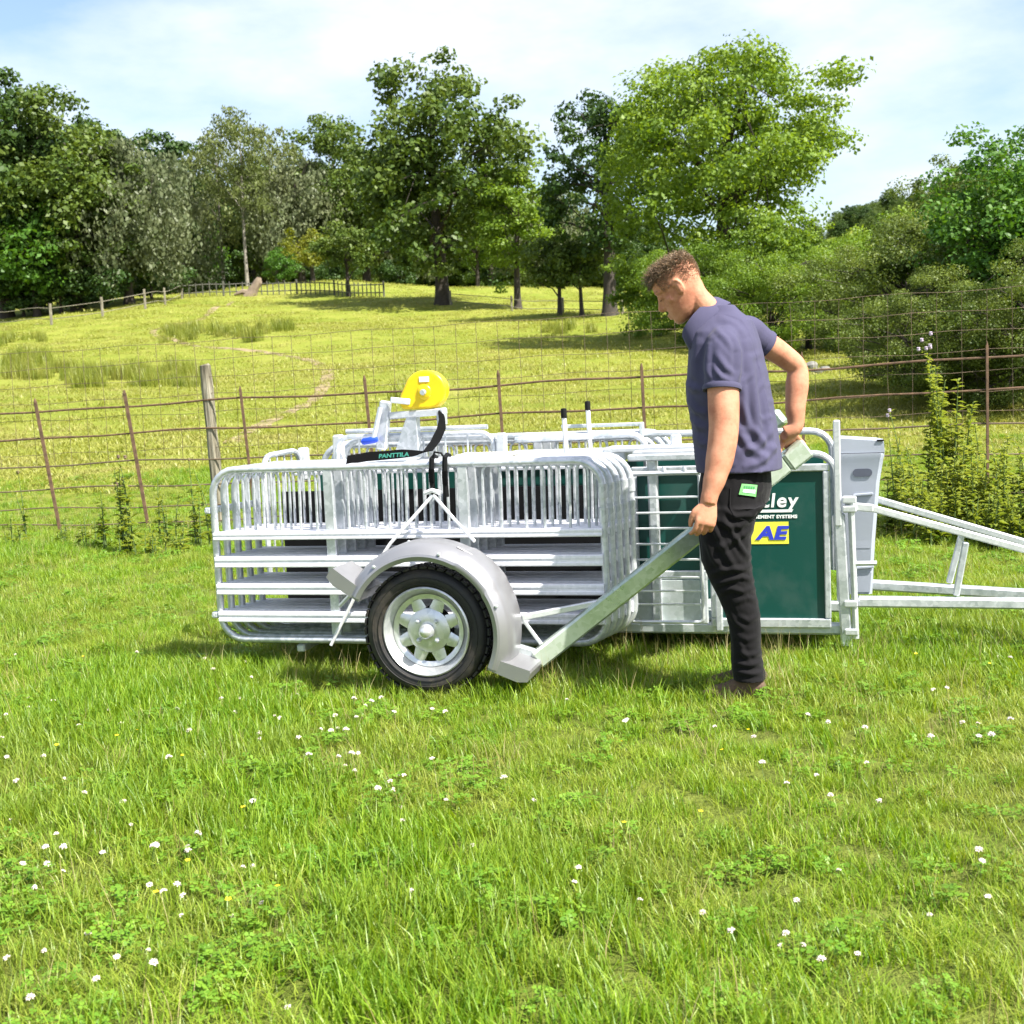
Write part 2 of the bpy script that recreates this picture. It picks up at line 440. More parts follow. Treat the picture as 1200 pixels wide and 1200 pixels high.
def clover_leaves(n, rad, seed, name):
    g = np.random.default_rng(seed); V_ = []; F_ = []; T_ = []
    for i in range(n):
        a = g.uniform(0, 6.28); r = rad * math.sqrt(g.random()); c = np.array([r * math.cos(a), r * math.sin(a), g.uniform(.03, .075)])
        rot = g.uniform(0, 6.28); tl = g.normal(0, .35, 2); s = g.uniform(.005, .0095); tv = g.random()
        for k in range(3):
            b = rot + k * 2.09; u = np.array([math.cos(b), math.sin(b), 0]); v = np.array([-u[1], u[0], 0])
            q = []
            for (p, w_) in ((.1, 0), (.9, .62), (1.55, .45), (1.55, -.45), (.9, -.62)):
                x = u * p * s + v * w_ * s * 1.35; x[2] = x[0] * tl[0] + x[1] * tl[1]; q.append(c + x)
            m_ = len(V_); V_ += q; F_ += [(m_, m_ + 4, m_ + 1, m_ + 1), (m_ + 1, m_ + 4, m_ + 3, m_ + 2)]; T_ += [tv] * 5
    F3 = []
    for f in F_:
        if f[2] == f[3]: F3.append(f[:3])
        else: F3 += [(f[0], f[1], f[2]), (f[0], f[2], f[3])]
    return np_mesh(name, V_, F3, False, {'tint': ('POINT', T_)})

def grass_mat(name, dark, light, trans=.4, dry=(.30, .27, .085), dryness=.5):
    """blade colour: per-blade tint, per-tuft random and broad patches of drier growth over the field"""
    m = leafy(name, dark, light, trans=trans, rough=.42, objvar=.5, spec=.35)
    n, l = m.node_tree.nodes, m.node_tree.links; b = n['Principled BSDF']
    r = b.inputs['Base Color'].links[0].from_node
    t = noise(n, l, .9, 4, 'Position', .6); rr = ramp(n, [(.44, (0, 0, 0)), (.66, (1, 1, 1))]); l.new(t.outputs['Fac'], rr.inputs[0])
    mu = n.new('ShaderNodeMath'); mu.operation = 'MULTIPLY'; mu.inputs[1].default_value = dryness; l.new(rr.outputs[0], mu.inputs[0])
    mx = n.new('ShaderNodeMix'); mx.data_type = 'RGBA'; l.new(mu.outputs[0], mx.inputs[0]); l.new(r.outputs[0], mx.inputs[6]); mx.inputs[7].default_value = (*dry, 1)
    l.new(mx.outputs[2], b.inputs['Base Color'])
    for nd in n:
        if nd.type == 'HUE_SAT': l.new(mx.outputs[2], nd.inputs['Color'])
    return m
M_GRASS = grass_mat('grass_blade', (.100, .215, .010), (.255, .375, .030), dryness=.32)
M_GRASS2 = grass_mat('pale_grass_blade', (.175, .270, .018), (.33, .40, .055), dryness=.42)
M_DRY = grass_mat('dry_grass_stem', (.28, .23, .09), (.42, .36, .18), .3)
M_CLOVER = leafy('clover_leaf', (.085, .195, .012), (.17, .30, .025), trans=.3, objvar=.3)

tufts = [(blades(54, .085, .035, .085, .0020, 1.0, 1, 'tuft'), M_GRASS), (blades(54, .085, .03, .075, .0020, 1.3, 2, 'tuft'), M_GRASS),
         (blades(44, .07, .05, .12, .0023, .8, 3, 'tuft'), M_GRASS), (blades(52, .09, .03, .085, .0018, 1.4, 4, 'tuft'), M_GRASS2),
         (blades(48, .08, .04, .095, .0017, 1.2, 5, 'tuft'), M_GRASS2), (blades(9, .08, .10, .21, .0010, .55, 6, 'tuft'), M_DRY),
         (clover_leaves(40, .085, 7, 'tuft'), M_CLOVER), (clover_leaves(36, .08, 8, 'tuft'), M_CLOVER)]
def lownoise(x, y, s, seed):
    g = np.random.default_rng(seed); v = 0
    for k in range(5):
        a = g.uniform(0, 6.28); f = s * g.uniform(.6, 1.7); v = v + np.sin((x * np.cos(a) + y * np.sin(a)) * f + g.uniform(0, 6.28))
    return v / 5
def scatter(y0, y1, dens, margin=1.0, half=.47):
    n_ = int((y1 - y0) * (half * (y0 + y1) + 2 * margin) * dens)
    y = rng.uniform(y0, y1, int(n_ * 1.9)); x = rng.uniform(-1, 1, len(y)) * (half * y1 + margin)
    k = np.abs(x) < half * np.maximum(y, 4) + margin; x, y = x[k][:n_], y[k][:n_]
    return x, y
px_, py_ = [], []
for (a, b, dn) in ((1.6, 4, 370), (4, 8, 310), (8, 12, 175), (12, 17, 75)):
    x, y = scatter(a, b, dn); px_.append(x); py_.append(y)
px_.append(rng.uniform(-6, 6, 3600)); py_.append(rng.uniform(-7, 1.6, 3600))
gx = np.concatenate(px_); gy = np.concatenate(py_); N = len(gx)
lush = lownoise(gx, gy, 2.2, 3); lush2 = lownoise(gx, gy, 6.5, 5)
pick = rng.random(N); idx = np.where(pick < .26, 0, np.where(pick < .48, 1, np.where(pick < .60, 2, np.where(pick < .76, 3, np.where(pick < .93, 4, 5)))))
idx = np.where(((lush2 > .30) & (rng.random(N) < .14)) | (rng.random(N) < .05), 6 + (rng.random(N) < .5), idx)
idx = np.where((lush > .35) & (rng.random(N) < .5), 2, idx)
scl = (.82 + .24 * lush + .10 * rng.normal(size=N)) * np.where(gy > 9, 1.15, 1.0)
scl = np.clip(scl, .55, 1.7)
S3 = np.stack([scl, scl, scl * np.where(idx == 2, 1.1, np.where(idx > 5, .75, 1.0))], 1)
# rank growth left standing round the boots, the wheel and the trailer base
ex, ey = [], []
for (cx_, cy_, rx_, ry_, n_) in ((.92, 4.98, .22, .10, 120), (-.33, 5.20, .30, .08, 60), (.15, 5.10, .3, .08, 50), (-.5, 5.65, .9, .12, 90), (1.3, 5.45, .6, .1, 70)):
    ex.append(cx_ + rng.normal(0, rx_, n_)); ey.append(cy_ + rng.normal(0, ry_, n_))
ex = np.concatenate(ex); ey = np.concatenate(ey); n_ = len(ex)
gx = np.concatenate([gx, ex]); gy = np.concatenate([gy, ey]); N = len(gx)
idx = np.concatenate([idx, rng.choice([0, 2, 2, 4, 5], n_)]); es = rng.uniform(.8, 1.15, n_); S3 = np.concatenate([S3, np.stack([es, es, es * 1.1], 1)])
P = np.stack([gx, gy, terrain(gx, gy)], 1)
instancer('grass', tufts, P, rng.uniform(0, 6.28, N), S3, idx, rng.normal(0, .12, (N, 2)))
# coarser meadow growth beyond the fence
M_MEADOW = grass_mat('meadow_blade', (.19, .225, .028), (.30, .315, .064), .35, (.36, .32, .12), .55)
mt = [(blades(70, .34, .05, .15, .006, .9, 21 + k, 'meadow_tuft', seg=2), M_MEADOW) for k in range(4)]
px_, py_ = [], []
for (a, b, dn) in ((15.5, 24, 12), (24, 40, 5.5), (40, 72, 2.2), (72, 112, .9)):
    x, y = scatter(a, b, dn, 3, .46); px_.append(x); py_.append(y)
gx = np.concatenate(px_); gy = np.concatenate(py_); N = len(gx)
s_ = np.clip(1 + .3 * rng.normal(size=N), .5, 2) * (1 + gy / 90)
instancer('meadow_grass', mt, np.stack([gx, gy, terrain(gx, gy)], 1), rng.uniform(0, 6.28, N), np.stack([s_, s_, s_ * .42], 1), rng.integers(0, 4, N))

# rushes in the wet hollows
M_RUSH = grass_mat('rush_blade', (.115, .160, .014), (.23, .26, .035), .3, (.30, .27, .07), .4)
rt = [(blades(110, .26, .28, .62, .007, .45, 31 + k, 'rush_clump', seg=2), M_RUSH) for k in range(3)]
rp = []
def rush_patch(x0, x1, y0, y1, n_):
    for _ in range(n_):
        p = ground_hit(random.uniform(x0, x1), random.uniform(y0, y1))
        if p: rp.append((p.x, p.y, p.z))
rush_patch(0, 85, 428, 446, 34); rush_patch(85, 245, 434, 455, 60); rush_patch(0, 60, 418, 430, 14)
rush_patch(195, 315, 386, 396, 46); rush_patch(300, 352, 384, 390, 12); rush_patch(28, 52, 396, 401, 5); rush_patch(0, 14, 396, 406, 5)
rush_patch(640, 700, 384, 392, 9); rush_patch(180, 300, 396, 402, 8); rush_patch(440, 520, 466, 470, 6)
rp = np.array(rp); N = len(rp)
instancer('rushes', rt, rp, rng.uniform(0, 6.28, N), np.clip(rng.normal(.95, .25, N), .4, 1.6), rng.integers(0, 3, N))

# ------------------------------------------------------------------ trees
M_BARK = simple('bark', (.040, .032, .025), .9, 0, .4, 7, .7, 22)
M_BARK_PALE = simple('pale_bark', (.21, .19, .16), .85, 0, .4, 6, .4, 22)
LEAF = {
 'dark': leafy('dark_leaf', (.022, .058, .010), (.065, .115, .022), trans=.25),
 'oak': leafy('oak_leaf', (.042, .086, .012), (.130, .180, .030), trans=.3),
 'ash': leafy('ash_leaf', (.075, .150, .013), (.205, .300, .040), trans=.42),
 'birch': leafy('birch_leaf', (.075, .105, .022), (.165, .195, .060), trans=.35),
 'willow': leafy('willow_leaf', (.072, .098, .040), (.165, .185, .090), trans=.3),
 'fresh': leafy('fresh_leaf', (.046, .125, .014), (.110, .225, .030), trans=.36),
 'thorn': leafy('thorn_leaf', (.040, .075, .010), (.165, .215, .038), trans=.34),
 'gold': leafy('yellow_green_leaf', (.115, .145, .012), (.230, .240, .030), trans=.35),
}
def tree_mesh(seed, H, base, rx, leaf, nclus, per, trunk_r, csize=.17, droop=0., wide=.55, top=1.0, limbs=12, gap=.0, lean=0., forked=0):
    """trunk mesh and crown mesh of one tree, in metres; crown is leaf faces gathered in clumps on limb ends"""
    g = np.random.default_rng(seed); rnd = random.Random(seed)
    zc = (H + base) / 2; rz = (H - base) / 2
    # clump centres: uneven ellipsoid with lobes
    lob = [(g.normal(size=3), g.uniform(.5, 1.2)) for _ in range(9)]
    lob = [(a / np.linalg.norm(a), b) for a, b in lob]
    cs = []
    while len(cs) < nclus:
        d = g.normal(size=3); d /= np.linalg.norm(d)
        k = .72 + .34 * max((d @ a) ** 5 * b if d @ a > 0 else 0 for a, b in lob) + g.normal(0, .05)
        r = g.random() ** (1 / 2.6) * k
        p = np.array([d[0] * rx * r, d[1] * rx * r, zc + d[2] * rz * r * (top if d[2] > 0 else 1)])
        f = (p[2] - base) / (H - base)
        if f < .25 and trunk_r > .12: p[:2] *= .75 + f
        if g.random() < gap and r < .6: continue
        p[0] += lean * (p[2] / H) * rx
        cs.append(p)
    cs = np.array(cs)
    # trunk and limbs
    mb = MB(); fork = base + (H - base) * .25
    path = []; rad = []
    for k in range(9):
        t = k / 8; z = t * (base + (H - base) * .72)
        path.append((math.sin(t * 3 + seed) * trunk_r * .9 * t + lean * rx * z / H, math.cos(t * 2.3 + seed) * trunk_r * .8 * t, z - .15 if k == 0 else z))
        rad.append(trunk_r * (1.55 if k == 0 else 1.08 - .80 * t))
    path.insert(1, (path[0][0], path[0][1], H * .025)); rad.insert(1, trunk_r * 1.18)
    mb.tube(path, rad, 9)
    order = np.argsort(g.random(nclus))[:limbs]
    for i in order:
        e = cs[i]; t = min(max((e[2] - .35 * np.hypot(e[0], e[1]) - 0) / (base + (H - base) * .72), .28), .95)
        j = t * 8; a = path[1 + int(min(j, 7))]; s0 = Vector(a); e_ = Vector(e)
        m1 = s0.lerp(e_, .35) + Vector((rnd.uniform(-.1, .1), rnd.uniform(-.1, .1), .16)) * rx * .5
        m2 = s0.lerp(e_, .7) + Vector((rnd.uniform(-.1, .1), rnd.uniform(-.1, .1), .12)) * rx * .5
        r0 = trunk_r * (.50 - .3 * t)
        mb.tube([s0, m1, m2, e_], [r0, r0 * .7, r0 * .42, r0 * .15], 6)
        for _ in range(3):
            q = cs[g.integers(nclus)]
            if np.linalg.norm(q - e) < rx * .9:
                mb.tube([m2, m2.lerp(Vector(q), .55) + Vector((0, 0, .05 * rx)), Vector(q)], [r0 * .35, r0 * .22, r0 * .07], 5)
    tme = mb.mesh('trunk', 60)
    # leaves
    cz = csize * rx * g.uniform(.6, 1.35, nclus)
    ci = np.repeat(np.arange(nclus), per); n = len(ci)
    off = g.normal(size=(n, 3)); off /= np.linalg.norm(off, axis=1)[:, None]; off *= (g.random(n) ** .45)[:, None]
    off[:, 2] *= wide
    pos = cs[ci] + off * cz[ci][:, None]
    if droop: pos[:, 2] -= droop * rx * g.random(n) ** 2 * (np.hypot(cs[ci, 0], cs[ci, 1]) / rx)
    nor = off * np.array([1, 1, 1.4]) + g.normal(0, .55, (n, 3)) + np.array([0, 0, .45]); nor /= np.linalg.norm(nor, axis=1)[:, None]
    tv = g.normal(size=(n, 3)); tv -= nor * (tv * nor).sum(1)[:, None]; tv /= np.linalg.norm(tv, axis=1)[:, None]
    if droop: tv = tv * .6 + np.array([0, 0, -1.]) * .7; tv /= np.linalg.norm(tv, axis=1)[:, None]
    bv = np.cross(nor, tv)
    L = (leaf * g.uniform(.6, 1.3, n))[:, None]; W = L * .34
    V_ = np.concatenate([pos - tv * L * .5, pos + bv * W + tv * L * .05 + nor * L * .08, pos + tv * L * .5 - nor * L * .1, pos - bv * W + tv * L * .05 + nor * L * .08])
    a = np.arange(n); F_ = np.stack([a, a + n, a + 2 * n, a + 3 * n], 1)
    ct = g.random(nclus); tint = np.clip(.55 * ct[ci] + .45 * g.random(n), 0, 1)
    cme = np_mesh('crown', V_, F_, False, {'tint': ('POINT', np.tile(tint, 4))})
    return tme, cme
TREES = {}
def kind(key, leafmat, bark, *a, **k):
    t, c = tree_mesh(*a, **k); t.materials.append(bark); c.materials.append(LEAF[leafmat]); TREES[key] = (t, c)
#                          seed  H   base  rx  leaf  clumps per trunk
kind('oak', 'oak', M_BARK, 3, 14., 1.3, 6.6, .34, 230, 85, .40, csize=.18, limbs=20)
kind('dark', 'dark', M_BARK, 5, 17., .8, 5.6, .36, 210, 80, .38, csize=.19, limbs=16)
kind('darkgap', 'dark', M_BARK, 8, 15., 2.6, 5.0, .30, 150, 75, .42, csize=.17, gap=.3, limbs=20)
kind('willow', 'willow', M_BARK, 12, 13., .6, 5.6, .34, 190, 80, .34, csize=.2, droop=.5, limbs=14)
kind('birch', 'birch', M_BARK_PALE, 14, 15., 3.2, 3.0, .24, 85, 70, .14, csize=.26, droop=.45, limbs=16, gap=.3)
kind('fresh', 'fresh', M_BARK, 17, 9., .6, 4.2, .34, 95, 70, .22, csize=.24, limbs=12)
kind('thorn', 'oak', M_BARK, 21, 5.2, 1.4, 2.7, .22, 75, 70, .14, csize=.24, limbs=14)
kind('gold', 'gold', M_BARK, 23, 5.0, 1.2, 2.9, .22, 70, 70, .2, csize=.24, limbs=12)
kind('light', 'ash', M_BARK, 27, 8.6, 1.5, 2.7, .20, 120, 80, .2, csize=.23, limbs=18, gap=.2)
kind('ash', 'ash', M_BARK, 33, 12., 1.2, 5.2, .17, 330, 130, .30, csize=.16, limbs=34, gap=.25)
kind('roundbush', 'ash', M_BARK, 35, 3.6, .1, 2.2, .15, 110, 80, .10, csize=.22, limbs=10)
kind('hawthorn', 'thorn', M_BARK, 41, 4.6, -.2, 3.0, .060, 190, 360, .09, csize=.15, limbs=60, gap=.2)
kind('hedge', 'ash', M_BARK, 43, 4.2, -.3, 3.0, .070, 170, 300, .09, csize=.16, limbs=40)
kind('sycamore', 'fresh', M_BARK, 47, 8., 1.0, 3.6, .15, 200, 130, .2, csize=.18, limbs=24)
kind('underwood', 'dark', M_BARK, 51, 3.4, .1, 2.6, .24, 70, 60, .10, csize=.25, limbs=8)
kind('ivy', 'thorn', M_BARK_PALE, 53, 6.4, .5, 2.4, .075, 170, 190, .13, csize=.2, limbs=34, gap=.5)

def tree(name, key, px, py, label, sc=1., rot=None, dist=None, cat='tree', group=None, zs=1., dz=0.):
    """a tree rooted on the ground under picture point (px, py), or at a given distance along that bearing"""
    if dist is None: p = ground_hit(px, py)
    else:
        p = at_depth(px, py, dist); p.z = tz(p.x, p.y)
    p.z += dz
    t = thing(name, label, cat, p, 0, group)
    t.rotation_euler = (0, 0, random.uniform(0, 6.28) if rot is None else rot); t.scale = (sc, sc, sc * zs)
    tm, cm = TREES[key]; obj('trunk', tm, t); obj('crown', cm, t)
    return t
W = 'trees of the wood along the far side of the meadow'
# left wood, front row then the row behind
tree('broadleaf_tree', 'dark', 8, 372, 'tall dark tree at the far left edge of the picture', 1.05, .3, group=W)
tree('broadleaf_tree', 'fresh', 44, 371, 'bright green leafy tree low in the left wood near the picture edge', 1.0, 1.0, group=W)
tree('broadleaf_tree', 'oak', 92, 364, 'mid green tree with bare lower trunk in the left wood', .95, 2.2, group=W)
tree('willow_tree', 'willow', 152, 356, 'olive drooping willow overhanging the end of the left wood', .88, .6, group=W)
tree('broadleaf_tree', 'dark', 120, 352, 'tall dark tree behind the drooping willow', 1.15, 4.0, dist=118, group=W)
tree('willow_tree', 'willow', 196, 350, 'tall olive willow where the left wood ends above the pale fence', 1.15, 3.0, dist=120, group=W)
tree('broadleaf_tree', 'dark', 55, 360, 'tall dark tree behind the bright green tree in the left wood', 1.2, 5.0, dist=120, group=W)
tree('willow_tree', 'willow', 10, 360, 'greyish willow top showing at the upper left edge', 1.2, 1.7, dist=124, group=W)
tree('understorey_bush', 'underwood', 28, 371, 'low dark bush in the shade at the left picture edge', 1.0, 0, cat='bush', group='dark bushes under the left wood')
tree('understorey_bush', 'underwood', 72, 367, 'low dark bush in the shade under the left wood', 1.0, 2, cat='bush', group='dark bushes under the left wood')
tree('understorey_bush', 'underwood', 120, 361, 'low dark bush in front of the willow in the left wood', .9, 4, cat='bush', group='dark bushes under the left wood')
tree('understorey_bush', 'underwood', 178, 352, 'low dark bush at the right end of the left wood', .9, 5, cat='bush', group='dark bushes under the left wood')
# behind the pale fence
tree('broadleaf_tree', 'fresh', 226, 334, 'vivid green leafy tree just behind the left end of the pale fence', .95, .4, dist=128, group=W)
tree('birch_tree', 'birch', 262, 334, 'thin birch between the vivid green tree and the forked pale birch', 1.15, 1.2, dist=124, group=W)
tree('birch_tree', 'birch', 290, 334, 'pale trunked birch behind the leaning stump', 1.2, 2.6, dist=116, group=W)
tree('birch_tree', 'birch', 325, 332, 'tall thin birch to the right of the leaning stump', 1.15, 4.4, dist=122, group=W)
tree('broadleaf_tree', 'dark', 245, 330, 'dark tree filling the gap behind the birches', 1.0, 2.1, dist=150, group=W)
tree('broadleaf_tree', 'oak', 310, 330, 'mid green tree far behind the birches', 1.1, 4.1, dist=155, group=W)
tree('shrub', 'fresh', 332, 336, 'bright green round shrub behind the pale fence right of the stump', .42, 2, dist=112, cat='shrub')
tree('willow_tree', 'willow', 355, 336, 'greyish green willow behind the yellowish small tree', 1.05, 2.8, dist=120, group=W)
tree('small_tree', 'gold', 368, 343, 'small yellow-green tree at the end of the pale fence', .95, .7, dist=104)
tree('small_tree', 'thorn', 408, 347, 'small dark-trunked tree left of the big oak', 1.0, .7)
tree('broadleaf_tree', 'oak', 430, 340, 'broad mid green tree behind and left of the big oak', 1.05, 1.5, dist=122, group=W)
tree('oak_tree', 'oak', 519, 356, 'big spreading oak with thick dark trunk in the middle of the meadow edge', 1.0, .2, group=W)
tree('broadleaf_tree', 'light', 560, 340, 'light green tree between the big oak and the sparse-topped tree', 1.1, .9, dist=125, group=W)
tree('broadleaf_tree', 'dark', 575, 340, 'dark crown rising behind the light green tree', 1.0, 3.9, dist=150, group=W)
tree('broadleaf_tree', 'light', 607, 362, 'sparse-topped light green tree with straight dark trunk', 1.0, 2.2, group=W)
tree('small_tree', 'thorn', 656, 370, 'small hawthorn with thin pale stems, left of the flared dark trunk', .85, 2.0)
tree('small_tree', 'thorn', 682, 370, 'small hawthorn touching the flared dark trunk', .80, 4.2)
tree('dark_tree', 'darkgap', 715, 370, 'tall dark gappy tree with flared trunk left of the man', .78, 1.1)
tree('round_bush', 'roundbush', 772, 385, 'round light green bush just left of the man\'s face', 1.0, .5, dist=52, cat='bush')
tree('ash_tree', 'ash', 850, 420, 'large light green ash with forked grey limbs behind the man', 1.0, 2.45, dist=46)
tree('hedge_bush', 'hedge', 838, 400, 'low light green bush in front of the ash at the man\'s chest', .95, 1.0, dist=42, cat='bush')
tree('hedge_bush', 'hedge', 905, 440, 'light green bush under the ash, right of the man\'s shoulder', .9, 3.3, dist=38, cat='bush')
tree('hedge_bush', 'hedge', 985, 430, 'yellow-green bush between the ash and the dark hawthorn', .95, 5.1, dist=40, cat='bush')
tree('hedge_bush', 'hedge', 1035, 420, 'light green bush showing above the dark hawthorn', .95, 4.1, dist=56, cat='bush')
tree('broadleaf_tree', 'ash', 985, 380, 'light green tree below the skyline to the right of the ash', .36, 5.3, dist=75)
tree('hawthorn_bush', 'hawthorn', 1062, 470, 'dark hawthorn bush behind the tall thistle', .76, .8, dist=25, cat='bush')
tree('hawthorn_bush', 'hawthorn', 1178, 470, 'dark hawthorn bush at the right picture edge', .95, 2.6, dist=24, cat='bush')
tree('ivy_tree', 'ivy', 1112, 430, 'twiggy half-bare tree above the dark hawthorns', .86, 1.5, dist=31)
tree('sycamore_tree', 'sycamore', 1212, 430, 'vivid green tree at the upper right picture edge', .60, .9, dist=22)

tree('young_ash', 'light', 948, 430, 'slim young ash standing up out of the bushes right of the man', .48, 2.0, dist=41)
tree('young_ash', 'light', 1012, 430, 'slim young ash above the yellow-green bush', .46, 4.0, dist=43)
tree('young_ash', 'light', 905, 430, 'young ash just behind the man\'s far shoulder', .55, 5.0, dist=40)
tree('young_ash', 'light', 1060, 430, 'young ash rising behind the dark hawthorn', .52, .7, dist=40)
tree('low_bush', 'hawthorn', 1096, 480, 'low ragged bush behind the tall thistle', .52, .3, dist=20.5, cat='bush')
tree('low_bush', 'hedge', 1140, 480, 'low yellow-green bush behind the right-hand iron post', .40, 3.3, dist=21, cat='bush')
tree('low_bush', 'hawthorn', 1205, 480, 'low ragged bush behind the fence at the right picture edge', .60, 2.3, dist=19.5, cat='bush')
tree('understorey_bush', 'underwood', 470, 345, 'low dark bush behind the big oak', .9, 1, dist=118, cat='bush', group='dark bushes behind the middle trees')
tree('understorey_bush', 'underwood', 395, 345, 'low dark bush between the pale fence and the small tree', .9, 3, dist=114, cat='bush', group='dark bushes behind the middle trees')
tree('broadleaf_tree', 'oak', 660, 340, 'mid green tree far behind the two small hawthorns', .8, 3, dist=140, group=W)
tree('broadleaf_tree', 'willow', 480, 335, 'grey-green tree behind the big oak', 1.0, 3, dist=140, group=W)
tree('broadleaf_tree', 'dark', 385, 335, 'tall dark tree behind the yellow-green small tree', .95, 3, dist=142, group=W)
tree('broadleaf_tree', 'dark', 205, 335, 'tallest dark tree behind the end of the left wood', 1.25, 3.4, dist=140, group=W)
tree('broadleaf_tree', 'oak', 400, 335, 'tall mid green tree behind the small dark-trunked tree', 1.25, 2.4, dist=138, group=W)
tree('willow_tree', 'willow', 640, 335, 'grey-green tree behind the sparse-topped tree', .9, 1.4, dist=125, group=W)
tree('broadleaf_tree', 'oak', 300, 330, 'tall crown filling the gap above the stump', 1.25, 5.4, dist=165, group=W)
# far-off wood on the hill and behind the meadow: reads as one mass
g = np.random.default_rng(77); P = []
for _ in range(900):
    x = g.uniform(60, 420); y = g.uniform(430, 640)
    if g.random() < np.clip((float(terrain(x, y)) - 38) / 12, 0, .9): P.append((x, y, tz(x, y) - .8))
for _ in range(260):
    y = g.uniform(165, 235); x = g.uniform(-.5, .12) * y; P.append((x, y, tz(x, y) - .8))
P = np.array(P); N = len(P)
instancer('far_wood', [(TREES[k][1].copy(), LEAF[m]) for k, m in (('oak', 'oak'), ('dark', 'dark'), ('willow', 'oak'))], P, g.uniform(0, 6.28, N), g.uniform(.6, .95, N), g.integers(0, 3, N))

# ------------------------------------------------------------------ old iron estate fence behind the trailer
def fence_y(x): return 12.3 - (x + 4.6) * .233
def fence_rise(x): return .012 * (x + 4.6)
FX0, FX1 = -6.6, 7.2
fence = thing('estate_fence', 'rusty iron estate fence with square mesh above, crossing behind the trailer', 'fence', (0, fence_y(0), tz(0, fence_y(0))))
F0 = Vector(fence.location)
def fp(x, z, off=0.): return Vector((x, fence_y(x) + off, z + fence_rise(x))) - F0
for k, (z, r) in enumerate(((1.16, .0095), (.90, .0085), (.63, .0075), (.40, .007), (.21, .006), (.06, .006))):
    pts = []; n_ = 40
    for i in range(n_ + 1):
        x = FX0 + (FX1 - FX0) * i / n_
        pts.append(fp(x, z + .012 * math.sin(x * 1.9 + k) + .008 * math.sin(x * 4.3 + 2 * k)))
    o = MB().tube(pts, r, 6).build('rail', M_RUST if k < 2 else M_WIRE, fence)
posts = [(-5.95, -.08, .026), (-4.33, -.13, .026), (-3.42, -.12, .026), (-2.36, -.06, .020), (-1.2, -.05, .022), (-.03, -.03, .022), (1.18, -.02, .021), (2.45, 0, .018), (3.86, 0, .017), (5.2, .01, .02), (6.5, .0, .02)]
for (x, lean, w) in posts:
    mb = MB(); top = 1.27 + .02 * math.sin(x * 9)
    a = fp(x - lean * .5 * 0, -.12, -.014); b = fp(x + lean * top, top, -.014)
    mb.bar(a, b, .012, w * 1.25, (1, 0, 0), .1)
    mb.tube([b - Vector((0, 0, .02)), b + Vector((0, 0, .012)), b + Vector((0, 0, .03))], [w * .45, w * .45, w * .15], 6)
    mb.build('iron_post', M_RUST, fence)
def timber_mat():
    m, n, l, b = new_mat('weathered_timber')
    c = n.new('ShaderNodeTexCoord'); mp = n.new('ShaderNodeMapping'); mp.inputs['Scale'].default_value = (14, 14, 1.2); l.new(c.outputs['Object'], mp.inputs[0])
    t = noise(n, l, 3, 5, vec=mp.outputs[0]); r = ramp(n, [(.3, (.07, .06, .04)), (.5, (.19, .17, .12)), (.7, (.33, .31, .25))]); l.new(t.outputs['Fac'], r.inputs[0])
    l.new(r.outputs[0], b.inputs['Base Color']); b.inputs['Roughness'].default_value = .9; bump(n, l, b, t.outputs['Fac'], .9, .01); return m
M_TIMBER = timber_mat()
mb = MB(); x = -2.72; pts = []; rr = []
for i in range(9):
    z = -.15 + 1.64 * i / 8; p = fp(x - .035 * i / 8 * 1.5, z, .05); pts.append(p); rr.append(.054 + .004 * math.sin(i * 2.1))
pts.append(pts[-1] + Vector((-.003, 0, .012))); rr.append(.035)
tp = mb.tube(pts, rr, 9).build('timber_post', M_TIMBER, fence); tp['label'] = 'weathered round timber post'
mb = MB()                                            # mesh netting
for z in np.arange(.74, 1.72, .162):
    mb.tube([fp(FX0 + (FX1 - FX0) * i / 46, z + .010 * math.sin(i * 1.7 + z * 9), .02) for i in range(47)], .0021, 4)
x = FX0
while x < FX1:
    w = .004 * random.uniform(-1, 1)
    mb.tube([fp(x + random.uniform(-.006, .006), z, .02) for z in np.linspace(.60, 1.71, 6)], .0021, 4); x += .187
nt_ = mb.build('wire_mesh', M_WIRE, fence); nt_['kind'] = 'stuff'

# ------------------------------------------------------------------ pale fence along the wood, field fence under the trees
M_PALE = simple('grey_pale_wood', (.085, .085, .07), .9, 0, .3, 3)
def paling_fence(name, label, pix, h, gap, lift=0., pale=True, mat=M_PALE, railz=(.3, .85)):
    P_ = [ground_hit(*p) if len(p) == 2 else None for p in pix]
    root = thing(name, label, 'fence', P_[0]); O_ = Vector(P_[0])
    mbp = MB(); cnt = 0
    for i in range(len(P_) - 1):
        a, b = P_[i], P_[i + 1]; L_ = (b - a).length; n_ = max(2, int(L_ / gap))
        for k in range(n_):
            q = a.lerp(b, k / n_); z0 = tz(q.x, q.y); hh = h * random.uniform(.85, 1.08)
            if pale: mbp.box(Vector((q.x, q.y, z0 + hh / 2)) - O_, (.07, .03, hh), None, .1)
        m_ = max(1, int(L_ / 4.2))
        for k in range(m_ + (i == len(P_) - 2)):
            q = a.lerp(b, k / m_); z0 = tz(q.x, q.y)
            MB().box(Vector((q.x, q.y + .08, z0 + h * .52)) - O_, (.12, .12, h * 1.15), None, .1).build('post', mat, root)
        for rz in railz:
            pts_ = []
            for k in range(n_ + 1):
                q = a.lerp(b, k / n_); pts_.append(Vector((q.x, q.y + .04, tz(q.x, q.y) + h * rz)) - O_)
            MB().tube(pts_, .035 if pale else .018, 4).build('rail', mat, root)
    if pale:
        o = mbp.build('paling', mat, root, 0); o['kind'] = 'stuff'
    return root
paling_fence('paling_fence', 'pale weathered paling fence behind the stump at the top of the meadow', [(214, 349), (262, 347), (300, 346), (348, 345), (392, 346), (450, 348)], .95, .42)
